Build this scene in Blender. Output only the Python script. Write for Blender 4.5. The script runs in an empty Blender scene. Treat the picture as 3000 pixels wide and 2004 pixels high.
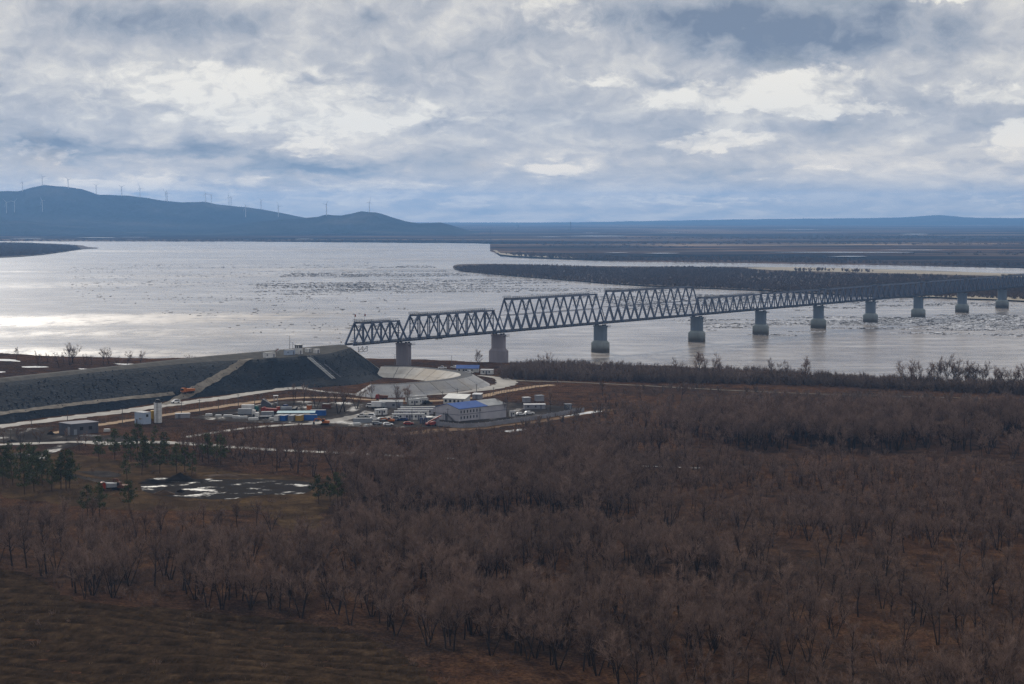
import bpy, math, random
import numpy as np
from mathutils import Vector, Matrix
from mathutils.bvhtree import BVHTree
from mathutils.geometry import delaunay_2d_cdt

rng = np.random.default_rng(11)
random.seed(11)
SC = bpy.context.scene
COL = SC.collection
R = math.radians
D3 = bpy.data

# ------------------------------------------------------------------ camera
F, YH, CH = 5440.0, 632.0, 96.0
TH = math.atan((1002 - YH) / F)
CT, ST = math.cos(TH), math.sin(TH)
cam = D3.objects.new('camera', D3.cameras.new('camera'))
COL.objects.link(cam)
cam.location = (0, 0, CH)
cam.rotation_euler = (math.pi / 2 - TH, 0, 0)
cam.data.sensor_width = 36
cam.data.lens = 36 * F / 3000
cam.data.clip_start = 1
cam.data.clip_end = 120000
SC.camera = cam

# ------------------------------------------------------------------ sun, sky, exposure
SUN_AZ, SUN_EL = -19.0, 27.0          # azimuth from +Y (the way the camera looks), to the left
sl = D3.lights.new('sun', 'SUN')
sl.energy = 2.7
sl.angle = R(0.55)
sl.color = (1.0, 0.93, 0.83)
sun = D3.objects.new('sun', sl)
COL.objects.link(sun)
sd = Vector((math.sin(R(SUN_AZ)) * math.cos(R(SUN_EL)), math.cos(R(SUN_AZ)) * math.cos(R(SUN_EL)), math.sin(R(SUN_EL))))
sun.rotation_euler = sd.to_track_quat('Z', 'Y').to_euler()

SKY_STRENGTH = 0.1
world = D3.worlds.new('World')
SC.world = world
world.use_nodes = True
WT = world.node_tree
WT.nodes.clear()


def nd(t, kind, **kw):
    n = t.nodes.new(kind)
    for k, v in kw.items():
        setattr(n, k, v)
    return n


def lk(t, a, b):
    t.links.new(a, b)


def mth(t, op, a, b=None, c=None, clamp=False):
    n = nd(t, 'ShaderNodeMath', operation=op, use_clamp=clamp)
    for i, v in enumerate((a, b, c)):
        if v is None:
            continue
        if isinstance(v, (int, float)):
            n.inputs[i].default_value = v
        else:
            lk(t, v, n.inputs[i])
    return n.outputs[0]


def vmt(t, op, a, b=None, c=None):
    n = nd(t, 'ShaderNodeVectorMath', operation=op)
    for i, v in enumerate((a, b, c)):
        if v is None:
            continue
        if isinstance(v, (tuple, list)):
            n.inputs[i].default_value = v
        else:
            lk(t, v, n.inputs[i])
    return n.outputs['Value'] if op in ('LENGTH', 'DOT_PRODUCT') else n.outputs[0]


def ramp(t, fac, stops, interp='LINEAR'):
    n = nd(t, 'ShaderNodeValToRGB')
    e = n.color_ramp.elements
    n.color_ramp.interpolation = interp
    while len(e) < len(stops):
        e.new(0.5)
    for el, (p, c) in zip(e, stops):
        el.position = p
        el.color = (*c, 1) if len(c) == 3 else c
    lk(t, fac, n.inputs[0])
    return n.outputs[0]


def noise(t, vec, scale, detail=4, rough=0.55, out='Fac', dist=0.0):
    n = nd(t, 'ShaderNodeTexNoise')
    n.inputs['Scale'].default_value = scale
    n.inputs['Detail'].default_value = detail
    n.inputs['Roughness'].default_value = rough
    n.inputs['Distortion'].default_value = dist
    if vec is not None:
        lk(t, vec, n.inputs['Vector'])
    return n.outputs[out]


def mixc(t, fac, a, b, blend='MIX'):
    n = nd(t, 'ShaderNodeMix', data_type='RGBA', blend_type=blend)
    for s, v in ((n.inputs[0], fac), (n.inputs[6], a), (n.inputs[7], b)):
        if isinstance(v, (int, float)):
            s.default_value = v
        elif isinstance(v, (tuple, list)):
            s.default_value = (*v, 1) if len(v) == 3 else v
        else:
            lk(t, v, s)
    return n.outputs[2]


# -- clouds: a broken stratocumulus deck in directions of the sky (azimuth, elevation in degrees)
def px2az(x): return math.degrees(math.atan((x - 1500) / F))
def px2el(y): return math.degrees(math.atan((YH - y) / F))


def sky_nodes():
    t = WT
    out = nd(t, 'ShaderNodeOutputWorld')
    bg = nd(t, 'ShaderNodeBackground')
    bg.inputs['Strength'].default_value = SKY_STRENGTH
    lk(t, bg.outputs[0], out.inputs[0])
    sky = nd(t, 'ShaderNodeTexSky', sky_type='NISHITA')
    sky.sun_disc = False
    sky.sun_elevation = R(SUN_EL)
    sky.sun_rotation = R(SUN_AZ)
    sky.air_density = 1.0
    sky.dust_density = 1.5
    tc = nd(t, 'ShaderNodeTexCoord').outputs['Generated']
    sep = nd(t, 'ShaderNodeSeparateXYZ')
    lk(t, tc, sep.inputs[0])
    az = mth(t, 'MULTIPLY', mth(t, 'ARCTAN2', sep.outputs[0], sep.outputs[1]), 57.29578)
    el = mth(t, 'MULTIPLY', mth(t, 'ARCSINE', sep.outputs[2]), 57.29578)
    # 3D noise space, flattened so that clouds lie wide and thin; the higher the cloud the larger
    elz = mth(t, 'MULTIPLY', mth(t, 'LOGARITHM', mth(t, 'ADD', mth(t, 'MAXIMUM', el, -1.0), 2.2), 2.718), 6.0)
    cb = nd(t, 'ShaderNodeCombineXYZ')
    lk(t, mth(t, 'MULTIPLY', sep.outputs[0], 30.0), cb.inputs[0])
    lk(t, mth(t, 'MULTIPLY', sep.outputs[1], 30.0), cb.inputs[1])
    lk(t, elz, cb.inputs[2])
    p = cb.outputs[0]
    warp = noise(t, p, 0.9, 3, 0.6, 'Color')
    wv = vmt(t, 'SUBTRACT', warp, (0.5, 0.5, 0.5))
    p2 = vmt(t, 'ADD', p, vmt(t, 'MULTIPLY', wv, (1.3, 1.3, 1.1)))
    d0 = noise(t, p2, 0.33, 9, 0.535)
    p3 = vmt(t, 'ADD', p2, (-0.25, 0.0, 0.42))
    d1 = noise(t, p3, 0.33, 9, 0.535)
    f0 = noise(t, p2, 1.6, 6, 0.6)
    f1 = noise(t, p3, 1.6, 6, 0.6)
    ca = nd(t, 'ShaderNodeCombineXYZ')
    lk(t, az, ca.inputs[0])
    lk(t, el, ca.inputs[1])
    q = vmt(t, 'ADD', ca.outputs[0], vmt(t, 'MULTIPLY', wv, (2.4, 1.0, 0.0)))
    w2 = vmt(t, 'SUBTRACT', noise(t, p, 3.2, 4, 0.6, 'Color'), (0.5, 0.5, 0.5))
    q = vmt(t, 'ADD', q, vmt(t, 'MULTIPLY', w2, (0.9, 0.42, 0.0)))
    blobs = [
        (1000, 340, 420, 62, .30), (620, 255, 300, 80, .22), (130, 300, 220, 70, .10), (880, 437, 140, 22, .22),
        (130, 455, 120, 20, .24), (450, 535, 500, 32, .16), (1250, 545, 300, 36, .13), (1620, 40, 140, 80, .24),
        (1150, 40, 190, 50, .07), (2130, 285, 260, 46, .38), (2380, 235, 170, 40, .30), (1760, 232, 120, 26, .20),
        (2480, 335, 200, 22, .30), (2900, 282, 190, 40, .26), (2080, 420, 190, 30, .30), (2990, 395, 100, 36, .34),
        (1560, 470, 150, 40, .12), (1640, 500, 110, 22, .18), (2700, 432, 300, 34, .10), (2350, 505, 480, 15, .13),
        (2760, 8, 150, 22, .32), (1000, 225, 260, 40, .08), (2900, 590, 280, 12, .12), (2050, 582, 300, 9, .12),
        (2450, 100, 470, 80, -.62), (1990, 65, 300, 66, -.36), (2620, 165, 330, 34, -.12), (1720, 310, 190, 70, -.12),
        (1350, 175, 170, 62, -.28), (950, 490, 210, 26, -.56), (250, 440, 270, 32, -.46), (620, 455, 200, 22, -.36),
        (40, 405, 160, 40, -.12), (250, 70, 440, 64, -.22), (640, 70, 280, 58, -.18), (320, 170, 280, 44, -.08),
        (1640, 535, 230, 17, -.20), (2010, 515, 150, 20, -.18), (2870, 498, 220, 15, -.20), (1800, 612, 1100, 12, -.10), (1500, 585, 1600, 16, .10), (400, 560, 600, 25, .08),
        (1750, 390, 300, 30, -.06), (1400, 300, 130, 50, -.10),
    ]
    w3 = vmt(t, 'SUBTRACT', noise(t, p, 4.5, 8, 0.62, 'Color'), (0.5, 0.5, 0.5))
    qs = vmt(t, 'ADD', q, vmt(t, 'MULTIPLY', w3, (1.1, 0.62, 0.0)))

    def total(items, qq):
        acc = None
        for (x, y, rx, ry, a) in items:
            v = vmt(t, 'MULTIPLY', vmt(t, 'SUBTRACT', qq, (px2az(x), px2el(y), 0)),
                    (1 / (rx / F * 57.3), 1 / (ry / F * 57.3), 0))
            g = mth(t, 'MULTIPLY', mth(t, 'EXPONENT', mth(t, 'MULTIPLY', vmt(t, 'DOT_PRODUCT', v, v), -1.0)), a)
            acc = g if acc is None else mth(t, 'ADD', acc, g)
        return acc
    bright = total([k for k in blobs if k[4] > 0], qs)
    dark = total([k for k in blobs if k[4] < 0], q)
    edge = nd(t, 'ShaderNodeMapRange', interpolation_type='SMOOTHSTEP')
    edge.inputs['From Min'].default_value = .09
    edge.inputs['From Max'].default_value = .20
    lk(t, mth(t, 'ADD', bright, mth(t, 'MULTIPLY', mth(t, 'SUBTRACT', f0, .5), .22)), edge.inputs['Value'])
    relief = mth(t, 'ADD', mth(t, 'MULTIPLY', mth(t, 'SUBTRACT', d0, d1), 1.9), mth(t, 'MULTIPLY', mth(t, 'SUBTRACT', f0, f1), 0.9))
    relief = mth(t, 'MULTIPLY', relief, mth(t, 'ADD', mth(t, 'MULTIPLY', edge.outputs[0], .60), .62))
    b = mth(t, 'ADD', mth(t, 'MULTIPLY', mth(t, 'SUBTRACT', d0, 0.5), 0.95), 0.60)
    b = mth(t, 'ADD', b, mth(t, 'MULTIPLY', edge.outputs[0], mth(t, 'ADD', mth(t, 'MULTIPLY', bright, .55), .13)))
    b = mth(t, 'ADD', b, dark)
    b = mth(t, 'ADD', b, relief, clamp=True)
    col = ramp(t, b, [(0.0, (.20, .245, .325)), (0.28, (.37, .40, .455)), (0.52, (.545, .545, .56)), (0.76, (.77, .74, .69)), (1.0, (.97, .92, .82))])
    col = mixc(t, 1.0, col, (1 / SKY_STRENGTH * 1.0,) * 3, 'MULTIPLY')
    # low clouds, seen through the long warm path towards the sun, are creamier
    low = nd(t, 'ShaderNodeMapRange', interpolation_type='SMOOTHSTEP')
    for k_, v_ in (('From Min', 3.0), ('From Max', 0.8), ('To Min', 0.0), ('To Max', 1.0)):
        low.inputs[k_].default_value = v_
    lk(t, el, low.inputs['Value'])
    col = mixc(t, low.outputs[0], col, mixc(t, 1.0, col, (1.42, 1.27, 1.06), 'MULTIPLY'))
    gap = mth(t, 'MULTIPLY', mth(t, 'SUBTRACT', 0.40, d0, clamp=True), 1.2)
    col = mixc(t, gap, col, sky.outputs[0])
    lk(t, col, bg.inputs[0])


sky_nodes()
vs = SC.view_settings
vs.view_transform = 'Standard'
vs.look = 'None'
vs.gamma = 1
vs.use_curve_mapping = False
vs.exposure = 0.0
cy = SC.cycles
cy.use_denoising = True
cy.denoising_prefilter = 'NONE'
cy.max_bounces = 5
cy.diffuse_bounces = 2
cy.glossy_bounces = 2
cy.transmission_bounces = 2
cy.volume_bounces = 0
cy.transparent_max_bounces = 4
cy.sample_clamp_indirect = 4.0
cy.sample_clamp_direct = 0.0


# ------------------------------------------------------------------ helpers: pixels of the photograph <-> the place
def ray(px, py):
    a, b = (px - 1500) / F, (1002 - py) / F
    return Vector((a, CT + b * ST, -ST + b * CT)).normalized()


def at(px, py, z=0.0):
    d = ray(px, py)
    k = (z - CH) / d.z
    return Vector((d.x * k, d.y * k, z))


def project(P):
    P = np.asarray(P, float)
    dz = P[..., 2] - CH
    zc = P[..., 1] * CT - dz * ST
    yc = dz * CT + P[..., 1] * ST
    return 1500 + F * P[..., 0] / zc, 1002 - F * yc / zc


# ------------------------------------------------------------------ helpers: meshes and objects
class MB:
    """collects shapes, becomes one mesh"""
    def __init__(s):
        s.v, s.f = [], []

    def add(s, vs, fs):
        n = len(s.v)
        s.v.extend([tuple(v) for v in vs])
        s.f.extend([tuple(i + n for i in f) for f in fs])
        return s

    def box(s, cx, cy, z0, sx, sy, sz, rz=0.0):
        c, sn = math.cos(rz), math.sin(rz)
        vs = []
        for z in (z0, z0 + sz):
            for x, y in ((-sx / 2, -sy / 2), (sx / 2, -sy / 2), (sx / 2, sy / 2), (-sx / 2, sy / 2)):
                vs.append((cx + x * c - y * sn, cy + x * sn + y * c, z))
        return s.add(vs, [(3, 2, 1, 0), (4, 5, 6, 7), (0, 1, 5, 4), (1, 2, 6, 5), (2, 3, 7, 6), (3, 0, 4, 7)])

    def beam(s, p0, p1, w, h=None, up=(0, 0, 1)):
        h = h or w
        p0, p1 = Vector(p0), Vector(p1)
        d = (p1 - p0).normalized()
        a = d.cross(Vector(up))
        if a.length < 1e-4:
            a = d.cross(Vector((0, 1, 0)))
        a.normalize()
        b = a.cross(d)
        vs = []
        for p in (p0, p1):
            for i, j in ((-1, -1), (1, -1), (1, 1), (-1, 1)):
                vs.append(p + a * (i * w / 2) + b * (j * h / 2))
        return s.add(vs, [(3, 2, 1, 0), (4, 5, 6, 7), (0, 1, 5, 4), (1, 2, 6, 5), (2, 3, 7, 6), (3, 0, 4, 7)])

    def tube(s, p0, p1, r0, r1=None, n=8, caps=True):
        r1 = r0 if r1 is None else r1
        p0, p1 = Vector(p0), Vector(p1)
        d = (p1 - p0).normalized()
        a = d.orthogonal().normalized()
        b = d.cross(a)
        vs = []
        for p, r in ((p0, r0), (p1, r1)):
            for i in range(n):
                t = 2 * math.pi * i / n
                vs.append(p + (a * math.cos(t) + b * math.sin(t)) * r)
        fs = [(i, (i + 1) % n, n + (i + 1) % n, n + i) for i in range(n)]
        if caps:
            fs += [tuple(range(n))[::-1], tuple(range(n, 2 * n))]
        return s.add(vs, fs)

    def prof(s, pts, y0, y1):
        """a side profile (x, z) drawn out along y"""
        n = len(pts)
        vs = [(x, y0, z) for x, z in pts] + [(x, y1, z) for x, z in pts]
        fs = [(i, (i + 1) % n, n + (i + 1) % n, n + i) for i in range(n)]
        return s.add(vs, fs + [tuple(range(n))[::-1], tuple(range(n, 2 * n))])

    def prism(s, pts, z0, z1, top=1.0):
        n = len(pts)
        vs = [(x, y, z0) for x, y in pts] + [(x * top, y * top, z1) for x, y in pts]
        fs = [(i, (i + 1) % n, n + (i + 1) % n, n + i) for i in range(n)]
        return s.add(vs, fs + [tuple(range(n))[::-1], tuple(range(n, 2 * n))])

    def mesh(s, name, mat, smooth=False):
        me = D3.meshes.new(name)
        me.from_pydata(s.v, [], s.f)
        if mat:
            me.materials.append(mat)
        if smooth:
            me.polygons.foreach_set('use_smooth', [True] * len(me.polygons))
        me.update()
        return me


def npmesh(name, v, f, mat, smooth=False):
    """fast mesh from numpy: v (N,3), f (M,k) all faces alike"""
    me = D3.meshes.new(name)
    v = np.asarray(v, np.float32)
    f = np.asarray(f, np.int32)
    me.vertices.add(len(v))
    me.vertices.foreach_set('co', v.ravel())
    me.loops.add(f.size)
    me.loops.foreach_set('vertex_index', f.ravel())
    me.polygons.add(len(f))
    me.polygons.foreach_set('loop_start', np.arange(0, f.size, f.shape[1], dtype=np.int32))
    me.polygons.foreach_set('loop_total', np.full(len(f), f.shape[1], np.int32))
    if smooth:
        me.polygons.foreach_set('use_smooth', np.ones(len(f), bool))
    if mat:
        me.materials.append(mat)
    me.update(calc_edges=True)
    me.validate()
    return me


def tag(o, label=None, cat=None, group=None, kind=None):
    if label: o['label'] = label
    if cat: o['category'] = cat
    if group: o['group'] = group
    if kind: o['kind'] = kind
    return o


def link(name, me, parent=None, loc=None, rz=None):
    o = D3.objects.new(name, me)
    COL.objects.link(o)
    if parent: o.parent = parent
    if loc is not None: o.location = loc
    if rz is not None: o.rotation_euler = (0, 0, rz)
    return o


def part(name, mb, mat, parent, smooth=False):
    return link(name, mb.mesh(name, mat, smooth), parent)


def thing(name, label, cat, loc=(0, 0, 0), rz=0.0, group=None):
    o = link(name, None, None, loc, rz)
    o.empty_display_size = 0.5
    return tag(o, label, cat, group)


def copy_thing(root, loc, rz, label=None, scale=None, group=None):
    r = root.copy()
    COL.objects.link(r)
    r.location = loc
    r.rotation_euler = (0, 0, rz)
    if scale: r.scale = (scale,) * 3 if isinstance(scale, (int, float)) else scale
    if label: r['label'] = label
    if group: r['group'] = group
    for ch in root.children:
        c = ch.copy()
        COL.objects.link(c)
        c.parent = r
        for g in ch.children:
            e = g.copy()
            COL.objects.link(e)
            e.parent = c
    return r


def ordn(i):
    return ('first second third fourth fifth sixth seventh eighth ninth tenth eleventh twelfth thirteenth fourteenth '
            'fifteenth sixteenth seventeenth eighteenth nineteenth twentieth').split()[i]


# ------------------------------------------------------------------ materials
def mat(name, c1, c2=None, rough=0.8, scale=1.0, detail=4, space='world', bump=0.0, bscale=None, metal=0.0, spec=0.06,
        lo=0.35, hi=0.65, stretch=None, rand=0.0):
    m = D3.materials.new(name)
    m.use_nodes = True
    t = m.node_tree
    b = t.nodes['Principled BSDF']
    b.inputs['Roughness'].default_value = rough
    b.inputs['Metallic'].default_value = metal
    b.inputs['Specular IOR Level'].default_value = spec
    if c2 is None:
        c2 = tuple(c * 0.82 for c in c1)
    vec = nd(t, 'ShaderNodeNewGeometry').outputs['Position'] if space == 'world' else nd(t, 'ShaderNodeTexCoord').outputs['Object']
    if stretch:
        vec = vmt(t, 'MULTIPLY', vec, stretch)
    fac = noise(t, vec, scale, detail)
    col = ramp(t, fac, [(lo, c1), (hi, c2)])
    if rand:
        oi = nd(t, 'ShaderNodeObjectInfo').outputs['Random']
        k = mth(t, 'ADD', mth(t, 'MULTIPLY', oi, rand), 1 - rand / 2)
        cbn = nd(t, 'ShaderNodeCombineXYZ')
        for i in range(3):
            lk(t, k, cbn.inputs[i])
        col = mixc(t, 1.0, col, cbn.outputs[0], 'MULTIPLY')
    lk(t, col, b.inputs['Base Color'])
    if bump:
        bn = nd(t, 'ShaderNodeBump')
        bn.inputs['Strength'].default_value = bump
        bn.inputs['Distance'].default_value = 0.3
        lk(t, noise(t, vec, bscale or scale * 3, 5), bn.inputs['Height'])
        lk(t, bn.outputs[0], b.inputs['Normal'])
    return m


M = {}
def mk(key, *a, **k):
    M[key] = mat(key, *a, **k)


mk('steel', (.080, .102, .160), (.056, .074, .122), rough=.5, scale=.4, spec=.4)
mk('steel_dark', (.05, .06, .085), (.035, .04, .06), rough=.6, scale=.5)
mk('far_steel', (.10, .135, .205), (.075, .105, .165), rough=.55, scale=.3)
mk('white', (.60, .60, .60), (.45, .45, .46), rough=.5, scale=.5)
mk('white_gloss', (.75, .75, .76), (.68, .68, .70), rough=.25, scale=.5, spec=.5)
mk('turbine', (.55, .55, .56), (.5, .5, .51), rough=.4, scale=.02)
mk('grey_wall', (.26, .26, .29), (.20, .20, .225), rough=.85, scale=.25, bump=.2)
mk('lilac_wall', (.40, .39, .43), (.33, .325, .365), rough=.8, scale=.2)
mk('pale_wall', (.50, .50, .50), (.42, .42, .42), rough=.8, scale=.3)
mk('blue_grey_wall', (.33, .39, .50), (.28, .34, .45), rough=.7, scale=.3)
mk('dark_wall', (.11, .11, .13), (.075, .075, .09), rough=.9, scale=.2)
mk('band', (.14, .14, .17), rough=.7)
mk('blue_roof', (.05, .11, .33), (.04, .088, .27), rough=.45, scale=.3)
mk('white_roof', (.74, .74, .71), (.62, .62, .60), rough=.6, scale=.3)
mk('grey_roof', (.36, .37, .38), (.27, .28, .29), rough=.6, scale=.3)
mk('snow', (.66, .67, .69), (.48, .49, .51), rough=.75, scale=.6)
mk('glass', (.02, .025, .03), (.03, .035, .04), rough=.12, spec=.6)
mk('rubber', (.02, .02, .02), rough=.9)
mk('blue_paint', (.03, .11, .36), (.025, .085, .28), rough=.5, scale=.5)
mk('navy_paint', (.025, .04, .12), (.02, .03, .09), rough=.5)
mk('red_paint', (.26, .045, .03), (.18, .03, .025), rough=.5, scale=.6)
mk('orange_paint', (.42, .13, .03), (.30, .09, .025), rough=.55, scale=.8)
mk('yellow_paint', (.42, .27, .05), (.32, .2, .04), rough=.55, scale=.8)
mk('green_paint', (.03, .12, .11), (.025, .09, .085), rough=.5)
mk('teal_paint', (.30, .45, .50), (.25, .38, .44), rough=.5)
mk('grey_paint', (.25, .27, .30), (.19, .2, .23), rough=.55, scale=.4)
mk('olive_paint', (.12, .12, .09), (.09, .09, .07), rough=.7)
mk('brown_paint', (.13, .06, .04), (.10, .045, .03), rough=.7)
mk('dark_metal', (.04, .04, .045), (.03, .03, .035), rough=.6)
mk('pole', (.12, .115, .11), (.08, .08, .08), rough=.85)
mk('bark', (.040, .031, .028), (.024, .020, .019), rough=.95, scale=3, space='object', rand=.5)
mk('twig', (.238, .164, .132), (.145, .101, .082), rough=.95, scale=1.2, space='object', rand=.55)
mk('scrub_twig', (.205, .155, .132), (.13, .10, .086), rough=.95, scale=1.0, space='object', rand=.5)
mk('far_twig', (.150, .104, .080), (.090, .065, .053), rough=.95, scale=.5, space='object', rand=.5)
mk('needles', (.085, .095, .038), (.046, .058, .028), rough=.8, scale=.7, space='object', rand=.5)
mk('pine_bark', (.085, .055, .038), (.05, .036, .03), rough=.95, scale=2, space='object')
mk('rubble', (.040, .044, .052), (.016, .019, .025), rough=.9, scale=.6, space='object', rand=.9)
mk('straw', (.125, .090, .052), (.060, .044, .029), rough=.95, scale=.8, space='object', rand=.7)
mk('ice', (.62, .63, .66), (.46, .47, .51), rough=.5, scale=.05)
mk('drift', (.15, .145, .15), (.10, .10, .105), rough=.8, scale=.2)
mk('crest_gravel', (.085, .080, .075), (.050, .048, .046), rough=.95, scale=.25, detail=6)
mk('gravel_road', (.37, .35, .325), (.24, .225, .21), rough=.8, scale=.12, detail=6, bump=.2, bscale=1.5)
mk('sand_track', (.34, .235, .145), (.23, .16, .105), rough=.9, scale=.15, detail=5)
mk('slope_track', (.21, .185, .155), (.12, .105, .09), rough=.95, scale=.3, detail=6)
mk('dark_gravel', (.10, .10, .105), (.07, .07, .075), rough=.95, scale=.4, detail=6)
mk('black_soil', (.018, .017, .018), (.030, .027, .026), rough=.95, scale=.4, detail=6, bump=.6, bscale=1.2, spec=0)
mk('brown_soil', (.085, .055, .035), (.055, .038, .028), rough=.95, scale=.3, detail=6, bump=.5, bscale=1.0)
mk('rut_soil', (.15, .085, .042), (.09, .055, .032), rough=.95, scale=.2, detail=6, stretch=(1, .5, 1))
mk('sand', (.36, .31, .235), (.27, .235, .19), rough=.95, scale=.01, detail=6)


def custom(name):
    m = D3.materials.new(name)
    m.use_nodes = True
    t = m.node_tree
    b = t.nodes['Principled BSDF']
    pos = nd(t, 'ShaderNodeNewGeometry').outputs['Position']
    M[name] = m
    return t, b, pos


def bumped(t, b, h, strength, dist):
    bn = nd(t, 'ShaderNodeBump')
    bn.inputs['Strength'].default_value = strength
    bn.inputs['Distance'].default_value = dist
    lk(t, h, bn.inputs['Height'])
    lk(t, bn.outputs[0], b.inputs['Normal'])


def ground_mat():
    t, b, pos = custom('ground')
    n1 = noise(t, pos, .012, 5, .6)
    n2 = noise(t, pos, .16, 6, .62)
    n3 = noise(t, pos, 1.3, 6, .7)
    litter = ramp(t, n2, [(.30, (.040, .026, .020)), (.5, (.094, .051, .032)), (.68, (.142, .080, .046))])
    dull = ramp(t, n2, [(.3, (.034, .027, .023)), (.52, (.062, .040, .031)), (.7, (.098, .062, .043))])
    c = mixc(t, ramp(t, n1, [(.42, (0, 0, 0)), (.58, (1, 1, 1))]), litter, dull)
    c = mixc(t, .8, c, ramp(t, n3, [(.34, (.25, .25, .25)), (.5, (.75, .75, .75)), (.66, (1.5, 1.4, 1.3))]), 'MULTIPLY')
    lk(t, c, b.inputs['Base Color'])
    b.inputs['Roughness'].default_value = .95
    b.inputs['Specular IOR Level'].default_value = .0
    bumped(t, b, n3, .9, .8)


def field_mat():
    t, b, pos = custom('field')
    n2 = noise(t, pos, .22, 6, .65)
    n3 = noise(t, vmt(t, 'MULTIPLY', pos, (1, .35, 1)), 1.1, 4, .6)
    c = ramp(t, n2, [(.3, (.026, .018, .012)), (.5, (.046, .031, .020)), (.7, (.085, .056, .034))])
    c = mixc(t, .6, c, ramp(t, n3, [(.3, (.4, .4, .4)), (.7, (1, 1, 1))]), 'MULTIPLY')
    sp = nd(t, 'ShaderNodeSeparateXYZ')
    lk(t, pos, sp.inputs[0])
    a = math.radians(14)
    s_ = mth(t, 'ADD', mth(t, 'MULTIPLY', sp.outputs[0], math.sin(a)), mth(t, 'MULTIPLY', sp.outputs[1], math.cos(a)))
    ph = mth(t, 'ADD', mth(t, 'MULTIPLY', s_, 2 * math.pi / 6.5), mth(t, 'MULTIPLY', mth(t, 'SINE', mth(t, 'MULTIPLY', sp.outputs[0], .06)), .7))
    ph = mth(t, 'ADD', ph, mth(t, 'MULTIPLY', mth(t, 'SUBTRACT', noise(t, pos, .16, 6, .65), .5), 7.0))
    rowf = mth(t, 'ADD', mth(t, 'MULTIPLY', mth(t, 'SINE', ph), .5), .5)
    c = mixc(t, .42, c, ramp(t, rowf, [(.10, (.45, .43, .41)), (.42, (1, 1, 1)), (.9, (1.1, 1.08, 1.05))]), 'MULTIPLY')
    lk(t, c, b.inputs['Base Color'])
    b.inputs['Roughness'].default_value = .95
    b.inputs['Specular IOR Level'].default_value = .0
    bumped(t, b, n3, .9, .8)


def glade_mat():
    t, b, pos = custom('glade')
    n2 = noise(t, pos, .12, 6, .62)
    n3 = noise(t, pos, .8, 4, .6)
    c = ramp(t, n2, [(.3, (.038, .026, .018)), (.5, (.066, .044, .027)), (.66, (.105, .068, .036))])
    c = mixc(t, .55, c, ramp(t, n3, [(.3, (.4, .4, .4)), (.7, (1, 1, 1))]), 'MULTIPLY')
    lk(t, c, b.inputs['Base Color'])
    b.inputs['Roughness'].default_value = .95
    b.inputs['Specular IOR Level'].default_value = .0
    bumped(t, b, n2, .7, .8)


def yard_mat():
    """trodden grey mud with wet and snowy patches"""
    t, b, pos = custom('yard')
    n1 = noise(t, vmt(t, 'MULTIPLY', pos, (1, .55, 1)), .075, 6, .65)
    n2 = noise(t, pos, .5, 5, .6)
    c = ramp(t, n1, [(.42, (.040, .035, .033)), (.57, (.078, .068, .063)), (.63, (.24, .23, .225)), (.72, (.45, .44, .44))])
    c = mixc(t, .5, c, ramp(t, n2, [(.3, (.5, .5, .5)), (.7, (1, 1, 1))]), 'MULTIPLY')
    lk(t, c, b.inputs['Base Color'])
    lk(t, ramp(t, n1, [(.5, (.95, .95, .95)), (.7, (.55, .55, .55))]), b.inputs['Roughness'])
    lk(t, ramp(t, n1, [(.56, (0, 0, 0)), (.68, (.4, .4, .4))]), b.inputs['Specular IOR Level'])
    bumped(t, b, n2, .5, .4)


def wet_mat():
    """black mud with melt water standing on it"""
    t, b, pos = custom('wet_mud')
    n1 = noise(t, vmt(t, 'MULTIPLY', pos, (.55, .8, 1)), .17, 6, .60)
    n2 = noise(t, vmt(t, 'MULTIPLY', pos, (1, .5, 1)), .9, 5, .65)
    n1 = mth(t, 'ADD', n1, mth(t, 'MULTIPLY', mth(t, 'SUBTRACT', n2, .5), .16))
    wet = ramp(t, n1, [(.57, (0, 0, 0)), (.66, (1, 1, 1))])
    c = mixc(t, wet, (.034, .030, .028), (.17, .17, .175))
    lk(t, c, b.inputs['Base Color'])
    lk(t, ramp(t, n1, [(.57, (.85, .85, .85)), (.66, (.40, .40, .40))]), b.inputs['Roughness'])
    lk(t, mth(t, 'MULTIPLY', wet, .8), b.inputs['Specular IOR Level'])
    bumped(t, b, n2, .35, .3)


def slope_mat():
    """embankment faced with dark crushed rock"""
    t, b, pos = custom('rock_fill')
    n1 = noise(t, pos, .035, 5, .6)
    n2 = noise(t, pos, .8, 5, .7)
    v = nd(t, 'ShaderNodeTexVoronoi')
    v.inputs['Scale'].default_value = .55
    lk(t, pos, v.inputs['Vector'])
    c = ramp(t, n1, [(.35, (.018, .023, .032)), (.6, (.029, .033, .040)), (.75, (.046, .043, .042))])
    c = mixc(t, .6, c, ramp(t, n2, [(.3, (.35, .35, .35)), (.60, (1, 1, 1)), (.72, (2.6, 2.6, 2.5))]), 'MULTIPLY')
    lk(t, c, b.inputs['Base Color'])
    b.inputs['Roughness'].default_value = .9
    b.inputs['Specular IOR Level'].default_value = .04
    bumped(t, b, v.outputs['Distance'], .5, .35)


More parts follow.
